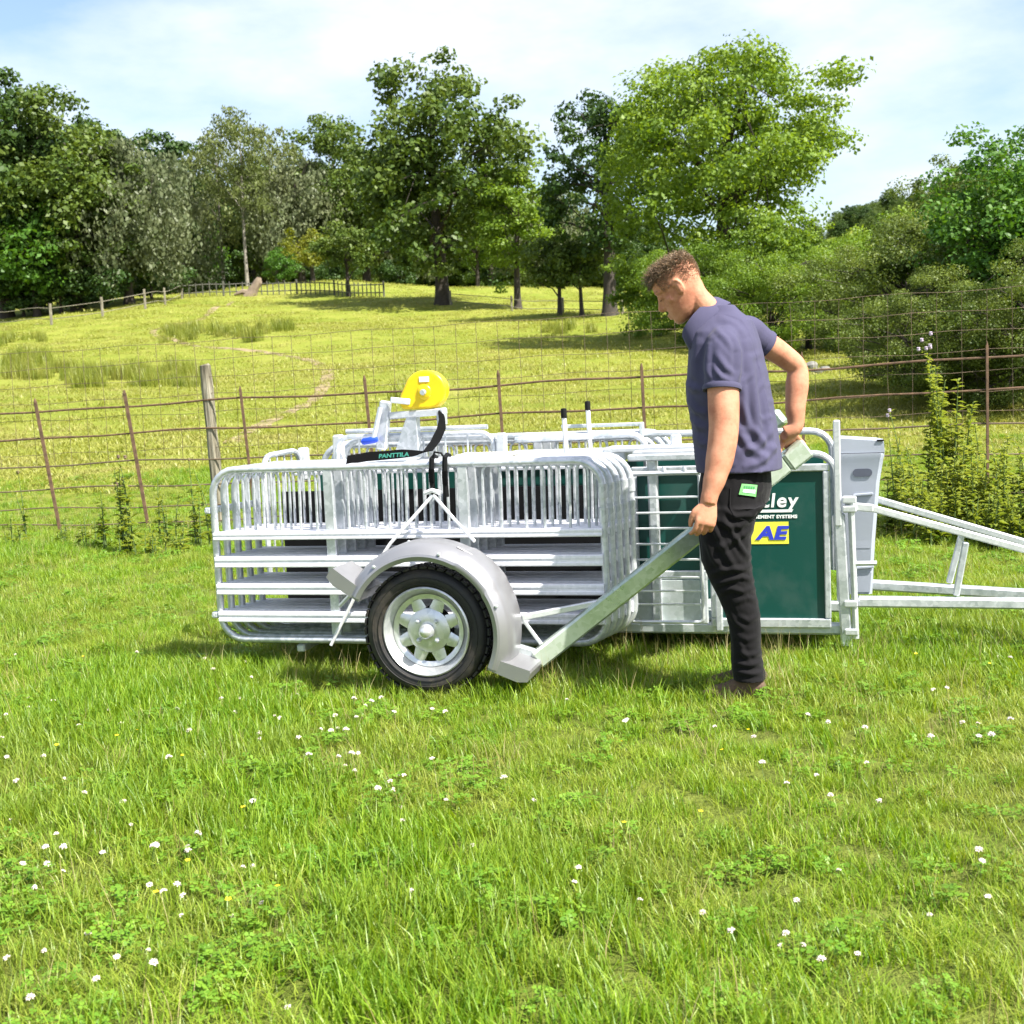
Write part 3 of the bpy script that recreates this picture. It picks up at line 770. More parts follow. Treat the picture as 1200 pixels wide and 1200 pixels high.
paling_fence('wood_fence', 'shaded post and rail fence along the foot of the left wood', [(-6, 384), (60, 381), (120, 373), (170, 362), (213, 350)], 1.05, 1.2, pale=False, mat=M_TIMBER)
paling_fence('field_fence', 'thin post and wire fence beneath the middle trees', [(528, 357), (600, 364), (660, 367), (730, 368)], .75, 1.5, pale=False, mat=M_TIMBER)

# leaning stump and boulders
M_STUMP = simple('bleached_stump', (.19, .145, .105), .9, 0, .25, 3, .5, 12)
p = ground_hit(300, 346.5)
st = thing('tree_stump', 'bleached leaning stump at the top of the meadow before the pale fence', 'stump', p)
MB().tube([(-.5, 0, -.2), (-.1, .05, .5), (.22, .0, .95), (.3, 0, 1.25)], [.55, .32, .30, .16], 9).build('stem', M_STUMP, st)
MB().tube([(-.2, 0, .1), (-.9, -.1, .30), (-1.5, -.1, .12)], [.3, .2, .08], 7).build('root', M_STUMP, st)
M_STONE = simple('grey_stone', (.17, .165, .15), .9, 0, .35, 5, .6, 18)
def boulder(px, py, d, r, seed, label):
    p = at_depth(px, py, d); p.z = tz(p.x, p.y) + r * .28
    g_ = np.random.default_rng(seed); mb_ = MB(); n_, m_ = 14, 9; vs_ = []; fs_ = []
    off = g_.uniform(0, 6, 4)
    for i in range(m_ + 1):
        for k in range(n_):
            th = math.pi * i / m_; ph = 2 * math.pi * k / n_
            d_ = Vector((math.sin(th) * math.cos(ph), math.sin(th) * math.sin(ph), math.cos(th)))
            q = 1 + .16 * math.sin(d_.x * 3 + off[0]) + .14 * math.sin(d_.y * 4 + off[1]) + .1 * math.sin(d_.z * 5 + off[2])
            vs_.append(d_ * r * q * .8)
    for i in range(m_):
        for k in range(n_): fs_.append((i * n_ + k, (i + 1) * n_ + k, (i + 1) * n_ + (k + 1) % n_, i * n_ + (k + 1) % n_))
    mb_.add([Vector((v.x * 1.15, v.y, v.z * .85)) for v in vs_], fs_)
    o = mb_.build('boulder', M_STONE, None, 25); o.location = p
    tag(o, label, 'boulder', 'grey boulders beside the bush')
boulder(950, 452, 31, .19, 3, 'upright grey boulder nearest the man\'s bent elbow')
boulder(957, 460, 30, .13, 4, 'low grey boulder between two others behind the man\'s forearm')
boulder(967, 457, 30.5, .15, 5, 'round grey boulder furthest right from the man\'s elbow')

# ------------------------------------------------------------------ tall weeds along the fence
M_STEM = simple('weed_stem', (.09, .14, .035), .7, 0, .2)
M_WEED = leafy('weed_leaf', (.105, .170, .018), (.29, .335, .065), trans=.42, objvar=.4)
M_THISTLE = simple('thistle_bloom', (.50, .41, .53), .8, 0, .2, 30)
M_SEED = simple('seed_head', (.16, .11, .075), .9, 0, .3, 30)
def weed(name, label, x, y, h, nst, spread, seed, heads=None, bushy=1.0, cat='plant', group=None):
    g_ = np.random.default_rng(seed)
    root = thing(name, label, cat, (x, y, tz(x, y)), 0, group)
    V_, F_, T_ = [], [], []
    for s in range(nst):
        hh = h * (1 if s == 0 else g_.uniform(.45, .92)); a = g_.uniform(0, 6.28); sp = spread * math.sqrt(g_.random()) * (s > 0)
        b0 = np.array([math.cos(a) * sp, math.sin(a) * sp * .6, 0]); ln = g_.normal(0, .07, 2) * hh
        P_ = [b0 + np.array([ln[0] * t * t, ln[1] * t * t, hh * t]) for t in np.linspace(0, 1, 7)]
        P_[0] = P_[0] - np.array([0, 0, .04])
        MB().tube(P_, [.0065 * (1 - .75 * t) * (1 + .4 * h) for t in np.linspace(0, 1, 7)], 5).build('stem', M_STEM, root)
        nl = int(hh * 62 * bushy)
        for k in range(nl):
            t = g_.uniform(.05, 1) ** .85; c = b0 + np.array([ln[0] * t * t, ln[1] * t * t, hh * t])
            d = g_.uniform(0, 6.28); el = g_.uniform(.0, .9); L_ = g_.uniform(.05, .12) * (1.25 - .75 * t) * (.75 + .35 * h)
            u = np.array([math.cos(d) * math.cos(el), math.sin(d) * math.cos(el), math.sin(el)])
            v = np.cross(u, np.array([0, 0, 1.])); v /= np.linalg.norm(v); w_ = L_ * g_.uniform(.15, .24)
            m_ = len(V_); dr = np.array([0, 0, -.35 * L_])
            V_ += [c, c + u * L_ * .45 + v * w_, c + u * L_ * .45 - v * w_, c + u * L_ + dr]
            F_.append((m_, m_ + 1, m_ + 3, m_ + 2)); T_ += [g_.random() * .6 + .4 * t] * 4
        if heads is not None and s < heads[0]:
            for q in range(heads[2]):
                o_ = P_[-1] + g_.normal(0, .035, 3) * (q > 0)
                r_ = heads[3]; m2 = MB()
                m2.lathe([(.002, -r_), (r_ * .8, -r_ * .6), (r_, 0), (r_ * .75, r_ * .5), (r_ * 1.05, r_ * 1.0), (r_ * .5, r_ * 1.25), (.001, r_ * 1.15)], 9, 'z', o_)
                m2.build('flower_head', heads[1], root, 60)
    lm = np_mesh('leaves', V_, F_, False, {'tint': ('POINT', T_)}); obj('leaves', lm, root, M_WEED)
    return root
def weed_at(name, label, px, d, h, *a, **k):
    p = at_depth(px, 560, d); return weed(name, label, p.x, p.y, h, *a, **k)
weed_at('weed', 'slim leafy weed left of the tallest weed, left part of fence', 117, 10.6, .50, 3, .06, 1, bushy=1.2)
weed_at('weed', 'tallest leafy weed before the left part of the fence', 150, 10.4, .80, 5, .10, 2, (2, M_SEED, 2, .014), 1.2)
weed_at('weed', 'thin weed standing against the leaning iron post', 183, 11.2, .55, 3, .06, 3)
weed_at('weed', 'small weed between the thin one and the trailer', 201, 10.9, .42, 3, .09, 4)
weed_at('weed', 'reddish-based weed nearest the left end of the trailer', 224, 10.8, .72, 3, .07, 5, (1, M_SEED, 1, .012))
weed_at('weed', 'weed half hidden behind the left end of the trailer', 245, 10.6, .62, 3, .07, 6)
weed_at('weed', 'lone thin stalk near the left picture edge by the fence', 25, 11.4, .62, 2, .04, 7, (1, M_SEED, 1, .013), .5)
weed_at('thistle', 'tall thistle with pale purple blooms right of the trailer', 1105, 9.9, 1.36, 14, .20, 8, (1, M_THISTLE, 6, .014), 1.5, 'thistle')
weed_at('thistle', 'shorter thistle with one pale head next to the grey bin', 1062, 9.7, .92, 6, .14, 9, (1, M_THISTLE, 2, .013), .8, 'thistle')
NL = ['short nettle just right of the grey bin', 'nettle between the grey bin and the tall thistle', 'nettle at the foot of the tall thistle', 'nettle just right of the tall thistle', 'tallest nettle under the right-hand iron post', 'nettle between the right-hand iron post and the picture edge', 'nettle cut by the right picture edge', 'nettle mostly outside the right picture edge', 'low nettle in front of the right-hand iron post', 'low nettle nearest the drawbar', 'low nettle by the drawbar near the right picture edge', 'low nettle in front of the tall thistle']
RW = 'nettles crowding the fence right of the trailer'
for k, (px, d, h, n_) in enumerate(((1048, 9.4, .55, 8), (1080, 9.2, .66, 9), (1100, 9.5, .72, 9), (1125, 9.1, .74, 9), (1152, 9.4, .82, 9), (1178, 9.0, .74, 9), (1205, 9.3, .80, 9), (1232, 9.1, .7, 8), (1140, 8.8, .50, 8), (1170, 8.5, .48, 8), (1198, 8.6, .5, 8), (1090, 8.9, .44, 8))):
    weed_at('nettle', NL[k], px, d, h, n_, .24, 20 + k, None, 2.3, 'plant', RW)
LW = ['low weed at the left picture edge under the fence', 'low weed at the foot of the leftmost iron post', 'low weed left of the slim leafy weed', 'low weed just right of the tallest weed', 'low weed between the leaning post and the trailer', 'low weed left of the tallest weed\'s foot']
for k, (px, d, h) in enumerate(((8, 11.0, .28), (70, 11.2, .25), (95, 10.8, .3), (170, 10.2, .3), (208, 10.3, .3), (134, 10.3, .26))):
    weed_at('low_weed', LW[k], px, d, h, 5, .14, 50 + k, None, 1.2, 'plant', 'low weeds below the left part of the fence')

# ------------------------------------------------------------------ clover heads and buttercups in the grass
M_CLOVERF = simple('clover_bloom', (.74, .64, .60), .8, 0, .18, 120)
M_BUTTER = simple('buttercup_petal', (.80, .58, .01), .5, 0, .1, 50)
g = np.random.default_rng(5); mb = MB()
mb.tube([(0, 0, 0), (.004, 0, .035), (.002, .002, .068)], .0011, 4)
for k in range(34):
    d = g.normal(size=3); d /= np.linalg.norm(d); d[2] = abs(d[2]) * 1.0 - .25
    c = Vector((.002, .002, .072)) + Vector(d) * .0078
    t = Vector(d).normalized(); s = t.orthogonal().normalized() * .0026; u = t.cross(s).normalized() * .0026
    mb.add([c - s, c - u, c + s, c + u, c + t * .007], [(0, 1, 4), (1, 2, 4), (2, 3, 4), (3, 0, 4)])
cl_me = mb.mesh('clover_flower', 0); cl_me.materials.append(M_CLOVERF); cl_me.materials.append(M_STEM)
for p_ in list(cl_me.polygons)[:10]: p_.material_index = 1
mb = MB(); mb.tube([(0, 0, 0), (.004, 0, .06), (.002, .002, .118)], .0009, 4)
for k in range(5):
    a = k * 1.2566; u = Vector((math.cos(a), math.sin(a), .35)); v = Vector((-math.sin(a), math.cos(a), 0)); c = Vector((.002, .002, .118))
    mb.add([c, c + u * .006 + v * .005, c + u * .0115, c + u * .006 - v * .005], [(0, 1, 2, 3)])
bc_me = mb.mesh('buttercup', 0); bc_me.materials.append(M_BUTTER); bc_me.materials.append(M_STEM)
for p_ in list(bc_me.polygons)[:10]: p_.material_index = 1
def flower(name, me, px, py, label, cat, group, s):
    p = ground_hit(px, py)
    o = obj(name, me); o.location = (p.x, p.y, tz(p.x, p.y)); o.rotation_euler = (random.uniform(-.25, .25), random.uniform(-.25, .25), random.uniform(0, 6.28)); o.scale = (s, s, s * random.uniform(.75, 1.05))
    tag(o, label, cat, group)
known = [(67, 823), (145, 850), (95, 848), (30, 855), (128, 830), (228, 860), (205, 895), (310, 868), (365, 890), (346, 812), (430, 825), (448, 820), (440, 930), (300, 943), (460, 920), (470, 910), (505, 832), (595, 916), (460, 835), (735, 848), (733, 848), (838, 852), (945, 840), (1014, 857), (924, 918), (1028, 944), (1163, 867), (1094, 866), (975, 852), (884, 869), (896, 900), (148, 940), (210, 832), (397, 840), (412, 888), (418, 905), (390, 860)]
for i, (x, y) in enumerate(known):
    flower('clover_flower', cl_me, x, y + 14, 'small white clover head standing in the foreground grass', 'flower', 'white clover heads in the grass', random.uniform(.65, .95))
k = 0
while k < 105:
    x = random.uniform(5, 1195); y = 770 + 430 * random.random()
    if random.random() < .5 and x > 520: continue
    if 380 < x < 1010 and y < 815: continue
    if lownoise(np.array(x / 90.), np.array(y / 60.), 1.3, 9) < random.uniform(-.35, .3): continue
    flower('clover_flower', cl_me, x, y, 'small white clover head standing in the foreground grass', 'flower', 'white clover heads in the grass', random.uniform(.5, .9)); k += 1
for i in range(22):
    flower('buttercup', bc_me, random.uniform(20, 1180), random.uniform(770, 1100) if i > 6 else random.uniform(790, 960), 'small yellow buttercup in the foreground grass', 'flower', 'yellow buttercups in the grass', random.uniform(.55, .85))

# ------------------------------------------------------------------ trailer frame of reference: u along it (right), v away from the viewer
TH = R(15.304); T_O = Vector((-1.3753, 5.8266, 0))
T_U = Vector((math.cos(TH), -math.sin(TH), 0)); T_V = Vector((math.sin(TH), math.cos(TH), 0))
def tw(u, v, z=0.): return T_O + T_U * u + T_V * v + Vector((0, 0, z))

# ---- sheep hurdle: rounded tube frame, three bays of upright hoops, four slats
HL, HZ0, HZ1 = 1.84, .15, .945
hz = MB().tube(round_rect(.016, HL - .016, HZ0, HZ1 - .016, .115, 6), .0165, 10, closed=True).mesh('frame', 60)
def slat_prof(h, d):
    """ribbed slat section, (v, z)"""
    return [(-d / 2, -h / 2 + .004), (-d / 2, -h * .18), (-d / 2 + .003, -h * .12), (-d / 2 + .003, h * .12), (-d / 2, h * .18), (-d / 2, h / 2 - .004), (-d / 2 + .004, h / 2), (d / 2 - .004, h / 2), (d / 2, h / 2 - .004), (d / 2, -h / 2 + .004), (d / 2 - .004, -h / 2), (-d / 2 + .004, -h / 2)]
def extrude_u(prof, u0, u1):
    mb_ = MB(); n_ = len(prof); mb_.add([(u0, a, b) for a, b in prof] + [(u1, a, b) for a, b in prof],
        [tuple(range(n_))[::-1], tuple(range(n_, 2 * n_))] + [(i, (i + 1) % n_, n_ + (i + 1) % n_, n_ + i) for i in range(n_)]); return mb_
slat_me = extrude_u(slat_prof(.048, .068), .02, HL - .02).mesh('slat', 25)
ledge_me = extrude_u(slat_prof(.034, .068), .02, HL - .02).mesh('ledge', 25)
upright_me = MB().box((0, 0, (HZ0 + HZ1) / 2), (.046, .026, HZ1 - HZ0 - .05), None, .15).mesh('upright')
mb = MB(); pts = [(-.044, 0, .64), (-.040, 0, .884)] + [tuple(p) for p in arc((-.0, 0, .884), .040, 180, 90, 4)][1:] + [tuple(p) for p in arc((.0, 0, .884), .040, 90, 0, 4)][1:] + [(.036, 0, .64)]
mb.tube(pts, .0066, 6); bar_me = mb.mesh('bar', 60)
mb = MB(); mb.bar((-.026, 0, 0), (.004, 0, 0), .03, .030); mb.tube([(-.018, -.017, 0), (-.018, .017, 0)], .007, 6); lug_me = mb.mesh('lug')
mb = MB(); mb.tube([(0, 0, -.03), (0, 0, .03)], .021, 10); sleeve_me = mb.mesh('sleeve', 40)
BAYS = ((.03, .565), (.612, 1.19), (1.236, HL - .03))
def hurdle(u, v, label, group, z=0., tilt=0., detail=True):
    root = thing('sheep_hurdle', label, 'hurdle', tw(u, v, z), -TH, group); root.rotation_euler = (tilt, 0, -TH)
    obj('frame', hz, root, M_GALV)
    for zz in (.51, .385, .258):
        o = obj('slat', slat_me, root, M_SLAT); o.location.z = zz
    o = obj('ledge', ledge_me, root, M_SLAT); o.location.z = .628
    for uu in (.588, 1.213):
        o = obj('upright', upright_me, root, M_GALV); o.location.x = uu
    if detail:
        for (a, b) in BAYS:
            n_ = 3
            for k in range(n_):
                o = obj('bar', bar_me, root, M_GALV); o.location.x = a + (b - a) * (k + .5) / n_ + .01
        for zz in (.745, .262):
            o = obj('lug', lug_me, root, M_GALV); o.location.z = zz
        for zz in (.70, .80):
            o = obj('sleeve', sleeve_me, root, M_GALV); o.location = (HL - .016, 0, zz)
    return root
HG = 'hurdles stacked on the near side of the trailer'
hl = ['front hurdle of the near stack, closest to the wheel', 'second hurdle from the front in the near stack', 'third hurdle from the front in the near stack', 'fourth hurdle from the front in the near stack', 'rearmost hurdle of the near stack, against the black side panel']
for k in range(5):
    hurdle(.017 * k, .072 * k, hl[k], HG)
HG2 = 'hurdles stacked on the far side of the trailer'
for k, (u, v, z) in enumerate(((.06, 1.13, .035), (.09, 1.20, .045), (.11, 1.27, .05))):
    hurdle(u, v, ['nearest hurdle of the far stack, only its top showing behind the straps', 'middle hurdle of the far stack, only its top showing', 'outermost hurdle of the far stack, only its top showing'][k], HG2, z, detail=True)

# ---- the trailer itself
tr = thing('sheep_handling_trailer', 'galvanised sheep handling trailer with green side panels and open drawbar', 'trailer', tw(0, 0), -TH)
def part(mb_, name, mat, smooth=35, parent=None, label=None):
    o = mb_.build(name, mat, parent or tr, smooth)
    if label: o['label'] = label
    return o
VN, VF = .45, 1.02                                   # near and far side of the race
for v in (VN + .02, VF - .02):                       # base rails
    part(MB().bar((.05, v, .125), (2.80, v, .125), .05, .05), 'base_rail', M_GALV_DULL)
for u in (.1, .75, 1.4, 2.1, 2.7):
    part(MB().bar((u, VN + .046, .118), (u, VF - .046, .118), .05, .045), 'cross_member', M_GALV_DULL)
for u in (.40, 1.52):                                # carrier arms that hold the hurdles off the ground
    part(MB().bar((u, .005, .108), (u, VN - .008, .108), .04, .035), 'carrier_arm', M_GALV_DULL)
    part(MB().bar((u, VF + .008, .118), (u, VF + .32, .118), .04, .035), 'carrier_arm', M_GALV_DULL)
part(MB().box((1.4, (VN + VF) / 2, .158), (2.6, VF - VN - .1, .016)), 'floor_sheet', M_GALV_DULL)
part(MB().box((.98, VN + .05, .47), (1.72, .008, .62)), 'side_panel', M_BLACK, label='black side panel behind the stacked hurdles')
part(MB().box((1.4, VF - .03, .50), (2.6, .008, .70)), 'side_panel', M_GREEN, label='green far side panel')
# near green panels with their frames
def framed_panel(u0, u1, z0, z1, v, w=.032, top_mat=M_GALV):
    p_ = part(MB().box(((u0 + u1) / 2, v + .004, (z0 + z1) / 2), (u1 - u0 - .01, .006, z1 - z0 - .01)), 'side_panel', M_GREEN, label='dark green side panel')
    part(MB().bar((u0, v, z1), (u1, v, z1), .026, w), 'panel_rail', top_mat)
    part(MB().bar((u0, v, z0), (u1, v, z0), .026, w * 1.3), 'panel_rail', top_mat)
    part(MB().bar((u0 + .012, v - .001, z0 + w * .66), (u0 + .012, v - .001, z1 - w * .51), .024, .026, (1, 0, 0)), 'panel_stile', top_mat)
    part(MB().bar((u1 - .012, v - .001, z0 + w * .66), (u1 - .012, v - .001, z1 - w * .51), .024, .026, (1, 0, 0)), 'panel_stile', top_mat)
    return p_
gp = framed_panel(2.215, 2.735, .155, .842, VN - .01)
framed_panel(1.86, 2.20, .36, .842, VN + .055)
part(MB().box((2.01, VN + .03, .24), (.30, .006, .20)), 'kick_plate', M_GALV_DULL)
part(MB().bar((1.965, VN + .012, .15), (1.965, VN + .012, .90), .045, .045, (1, 0, 0)), 'post', M_GALV)
part(MB().bar((2.222, VN + .03, .14), (2.222, VN + .03, .88), .028, .028, (1, 0, 0)), 'post', M_GALV)
# small wire gate in front of the post
gate = part(MB().tube(round_rect(1.86, 2.185, .17, .838, .02, 3, VN - .085), .0085, 8, closed=True), 'gate_frame', M_GALV_BRIGHT)
for z in (.731, .662, .592, .522, .452, .372, .31, .25):
    part(MB().tube([(1.865, VN - .085, z), (2.18, VN - .085, z)], .0052, 6), 'rung', M_GALV_BRIGHT, parent=gate)
part(MB().tube([(1.84, VN - .085, .838), (2.19, VN - .085, .838)], .011, 8), 'top_bar', M_GALV_BRIGHT, parent=gate)
for (u, z) in ((2.03, .853), (2.12, .853)):
    part(MB().lathe([(.001, .012), (.008, .010), (.010, 0), (.010, -.012)], 10, 'z', (u, VN - .085, z + .004)), 'knob', M_GALV, parent=gate)
part(MB().bar((2.19, VN - .06, .16), (2.19, VN - .06, .40), .022, .03, (1, 0, 0)), 'gate_stop', M_GALV)
part(MB().bar((2.25, VN - .03, .12), (2.25, VN - .03, .30), .03, .03, (1, 0, 0)), 'gate_stop', M_GALV)
# decks and rails along the top
part(MB().bar((1.86, VN - .02, .905), (2.24, VN - .02, .905), .04, .030), 'top_rail', M_GALV)
part(MB().bar((1.86, VN + .16, .915), (2.30, VN + .16, .915), .10, .02), 'top_sheet', M_GALV_BRIGHT)
part(MB().bar((1.70, VN + .34, .925), (2.30, VN + .34, .925), .20, .022), 'top_sheet', M_GALV_BRIGHT)
part(MB().bar((2.02, VN + .40, .90), (2.02, VN + .40, .985), .05, .05, (1, 0, 0)), 'post', M_GALV)
part(MB().box((.95, .74, .86), (1.55, .40, .012)), 'top_sheet', M_GALV_BRIGHT)
part(MB().tube([(.25, VF, .30), (.25, VF, .90)] + [tuple(p) for p in arc((.35, VF, .90), .10, 180, 90, 5)][1:] + [tuple(p) for p in arc((2.64, VF, .87), .10, 90, 0, 5)] + [(2.74, VF, .30)], .017, 10), 'far_hoop', M_GALV)
part(MB().tube([(2.30, VN + .08, .895)] + [tuple(p) for p in arc((2.67, VN + .08, .805), .09, 90, 0, 6)] + [(2.76, VN + .08, .62)], .016, 10), 'near_hoop', M_GALV_BRIGHT)
part(MB().tube([(2.50, VN + .14, .80), (2.55, VN + .14, .82), (2.58, VN + .14, .78)], .008, 6), 'latch_loop', M_BLACK)
# end posts, hinge and upright at the drawbar end
part(MB().bar((2.772, VN - .02, .585), (2.772, VN - .02, 1.045), .030, .030, (1, 0, 0)), 'end_post', M_GALV_BRIGHT)
part(MB().bar((2.80, VN - .008, .05), (2.775, VN - .008, .64), .045, .050, (1, 0, 0)), 'end_post', M_GALV)
part(MB().tube([(2.838, VN - .02, .09), (2.826, VN - .02, .70)], .014, 8), 'hinge_tube', M_GALV_BRIGHT)
for z in (.70, .66, .245, .12):
    part(MB().bar((2.79, VN - .02, z), (2.85, VN - .02, z), .04, .03), 'hinge_lug', M_GALV_BRIGHT)
part(MB().tube([(2.83, VN - .02, .42), (2.93, VN - .01, .42)], .011, 8), 'hinge_pin', M_GALV_BRIGHT)
part(MB().bar((2.775, VF, .10), (2.775, VF, .92), .045, .05, (1, 0, 0)), 'end_post', M_GALV)
# drawbar
db = part(MB().bar((2.845, .45, .250), (4.25, .62, .205), .05, .046), 'drawbar_chord', M_GALV)
part(MB().bar((2.80, .85, .262), (4.25, .72, .190), .05, .046), 'drawbar_chord', M_GALV)
part(MB().bar((2.80, .45, .672), (2.92, .452, .658), .026, .034), 'drawbar_brace', M_GALV_BRIGHT)
part(MB().bar((2.90, .455, .662), (4.20, .60, .155 + .10), .026, .030), 'drawbar_brace', M_GALV_BRIGHT)
part(MB().bar((2.80, .85, .700), (4.20, .71, .150 + .11), .026, .030), 'drawbar_brace', M_GALV_BRIGHT)
part(MB().bar((3.258, .50, .268), (3.300, .505, .500), .028, .028, (1, 0, 0)), 'strut', M_GALV)
part(MB().bar((3.250, .815, .27), (3.305, .81, .49), .028, .028, (1, 0, 0)), 'strut', M_GALV)
part(MB().bar((4.22, .67, .20), (4.60, .67, .19), .09, .06), 'drawbar_nose', M_GALV)
part(MB().lathe([(.012, .09), (.026, .085), (.04, .06), (.045, .02), (.04, 0)], 14, 'z', (4.66, .67, .17)), 'hitch_head', M_GALV_DULL)
# end gate at the left: arched frame with rods, set across the trailer
eg = part(MB().tube([(.02, .52, .30), (.02, .52, .88)] + [tuple(p) for p in arc((.02, .60, .88), .075, 180, 90, 4, (0, 1, 0))][1:] + [tuple(p) for p in arc((.035, .84, .885), .075, 90, 0, 4, (0, 1, 0))] + [(.03, .915, .30)], .014, 8), 'end_gate', M_GALV)
for k in range(4): part(MB().tube([(.022, .59 + k * .085, .3), (.022, .59 + k * .085, .955)], .0055, 6), 'rod', M_GALV, parent=eg)
part(MB().bar((.05, .94, .80), (.05, .94, .97), .06, .045, (1, 0, 0)), 'end_bracket', M_GALV_BRIGHT)
# inner hoop frames seen over the hurdles
part(MB().tube([(.30, .80, .80), (.30, .80, .955)] + [tuple(p) for p in arc((.37, .80, .955), .07, 180, 90, 4)][1:] + [tuple(p) for p in arc((1.06, .80, .955), .07, 90, 0, 4)] + [(1.13, .80, .80)], .013, 8), 'inner_hoop', M_GALV)
for k in range(6): part(MB().tube([(.42 + k * .115, .80, .86), (.42 + k * .115, .80, 1.02)], .005, 6), 'rod', M_GALV)
part(MB().tube([(.28, .98, 1.045), (1.05, .98, 1.045)], .012, 8), 'cross_tube', M_GALV)
part(MB().bar((.285, .86, .83), (.285, .86, 1.035), .055, .05, (1, 0, 0)), 'post', M_GALV_BRIGHT)
part(MB().bar((1.17, .80, .83), (1.17, .80, 1.02), .045, .05, (1, 0, 0)), 'post', M_GALV_BRIGHT)
part(MB().tube([(1.20, .95, .975), (1.78, .95, .985)] + [tuple(p) for p in arc((1.78, .95, .905), .08, 90, 0, 4)][1:] + [(1.86, .95, .80)], .016, 8), 'inner_hoop', M_GALV)
part(MB().bar((1.42, 1.04, 1.03), (1.82, 1.04, 1.03), .03, .018), 'cross_tube', M_GALV_DULL)
part(MB().bar((1.83, 1.02, .86), (1.83, 1.02, 1.04), .04, .02, (1, 0, 0)), 'post', M_GALV_DULL)
part(MB().box((1.50, .82, .90), (.60, .24, .05)), 'top_sheet', M_GALV)
part(MB().bar((.75, .62, .885), (1.05, .66, .905), .06, .04), 'inner_arm', M_GALV_BRIGHT)
part(MB().bar((1.25, .60, .88), (1.60, .60, .885), .05, .035), 'inner_arm', M_GALV_DULL)
part(MB().tube([(.62, .58, .86), (.74, .60, .91), (.84, .62, .87)], .012, 8), 'inner_arm', M_GALV_BRIGHT)
# two white slider rods with black caps
for (u, v, z0, z1) in ((1.54, .60, .84, 1.105), (1.572, 1.0, .84, 1.125)):
    rd = part(MB().tube([(u, v, z0), (u - .006, v, z1)], .0115, 10), 'slider_rod', M_WHITE)
    part(MB().lathe([(.001, .030), (.013, .028), (.0145, .022), (.0145, -.016), (.012, -.016)], 12, 'z', (u - .006, v, z1)), 'rod_cap', M_BLACK, parent=rd)
# lettering on the green panel
def text_mesh(body, size, shear=0., bold=.0, space=1., ext=.0006):
    cu = bpy.data.curves.new('lettering', 'FONT'); cu.body = body; cu.size = size; cu.shear = shear; cu.offset = bold; cu.extrude = ext; cu.space_character = space; cu.align_x = 'RIGHT'
    o = bpy.data.objects.new('lettering', cu); link(o)
    me = bpy.data.meshes.new_from_object(o.evaluated_get(bpy.context.evaluated_depsgraph_get()))
    bpy.data.objects.remove(o); return me
def lettering(me, mat, u, v, z, parent, sx=1.):
    o = obj('lettering', me, parent, mat); o.rotation_euler = (R(90), 0, 0); o.location = (u, v, z); o.scale = (sx, 1, 1); return o
pv_ = VN - .0105
lettering(text_mesh('ntley', .086, .12, .0019, 1.14), M_PRINTW, 2.598, pv_, .672, gp, 1.05)
part(MB().prism([(-.22, 0), (.165, 0), (.172, .012), (-.22, .012)], -.0006, .0006), 'underline', M_PRINTW, parent=gp).location = (2.410, pv_, .648)
lettering(text_mesh('MANAGEMENT SYSTEMS', .020, 0, .0009, 1.05), M_PRINTW, 2.598, pv_, .622, gp, 1.12)
part(MB().prism([(0, 0), (.215, 0), (.215, .098), (0, .098)], -.0005, .0005), 'yellow_label', M_PRINTY, parent=gp).location = (2.345, pv_, .508)
lettering(text_mesh('AE', .080, .22, .0035, 1.08), M_PRINTB, 2.546, pv_ - .002, .530, gp, 1.28)

# ---- yellow strap reel on its galvanised bracket
rl = thing('strap_reel', 'round yellow strap reel on a galvanised bracket on top of the trailer', 'reel', tw(.60, .75, .866), -TH)
RO = Vector((.60, .75, .866))
def rp_(mb_, name, mat, smooth=40, parent=None): return mb_.build(name, mat, parent or rl, smooth)
def rel(u, v, z): return Vector((u, v, z)) - RO
poly = []
for a in range(-60, 150, 12): poly.append((.108 * math.cos(R(a)) + .004, .098 * math.sin(R(a)) + .004))
poly += [(-.125, -.012), (-.130, -.066), (-.115, -.086), (.03, -.088)]
def reel_shell(scale, a, b):
    M_ = Matrix.Translation(rel(.81, .75, 1.240)); return MB().prism([(x * scale, z * scale) for x, z in poly], a, b, M_)
sh = rp_(reel_shell(1, -.035, .035), 'housing', M_YELLOW, 40); bv = sh.modifiers.new('round', 'BEVEL'); bv.width = .012; bv.segments = 3; bv.limit_method = 'ANGLE'
rp_(MB().lathe([(.001, -.042), (.030, -.042), (.036, -.038), (.040, -.030)], 28, 'y', rel(.812, .75, 1.236)), 'disc_boss', M_YELLOW)
rp_(MB().lathe([(.001, -.062), (.012, -.062), (.015, -.055), (.015, -.036)], 10, 'y', rel(.81, .75, 1.235)), 'axle_bolt', M_GALV_DULL)
rp_(MB().box(rel(.815, .713, 1.298), (.05, .003, .026)), 'rating_plate', M_PRINTW)
rp_(MB().bar(rel(.735, .72, 1.19), rel(.64, .70, 1.205), .02, .028), 'ratchet_arm', M_GALV_BRIGHT)
rp_(MB().bar(rel(.62, .75, 1.125), rel(.905, .75, 1.138), .07, .035), 'crossbar', M_GALV_BRIGHT)
rp_(MB().box(rel(.885, .75, 1.105), (.035, .07, .07)), 'gusset', M_GALV)
rp_(MB().prism([(-.075, 0), (.075, 0), (.075, .255), (.028, .255)], -.03, .03, Matrix.Translation(rel(.685, .75, .868))), 'upright_plate', M_GALV)
rp_(MB().bar(rel(.565, .74, .96), rel(.60, .74, 1.20), .04, .055, (1, 0, 0)), 'lever_housing', M_GALV)
lv = rp_(MB().tube([rel(.585, .70, 1.17), rel(.545, .69, 1.02)], .013, 8), 'lever', M_GALV_BRIGHT)
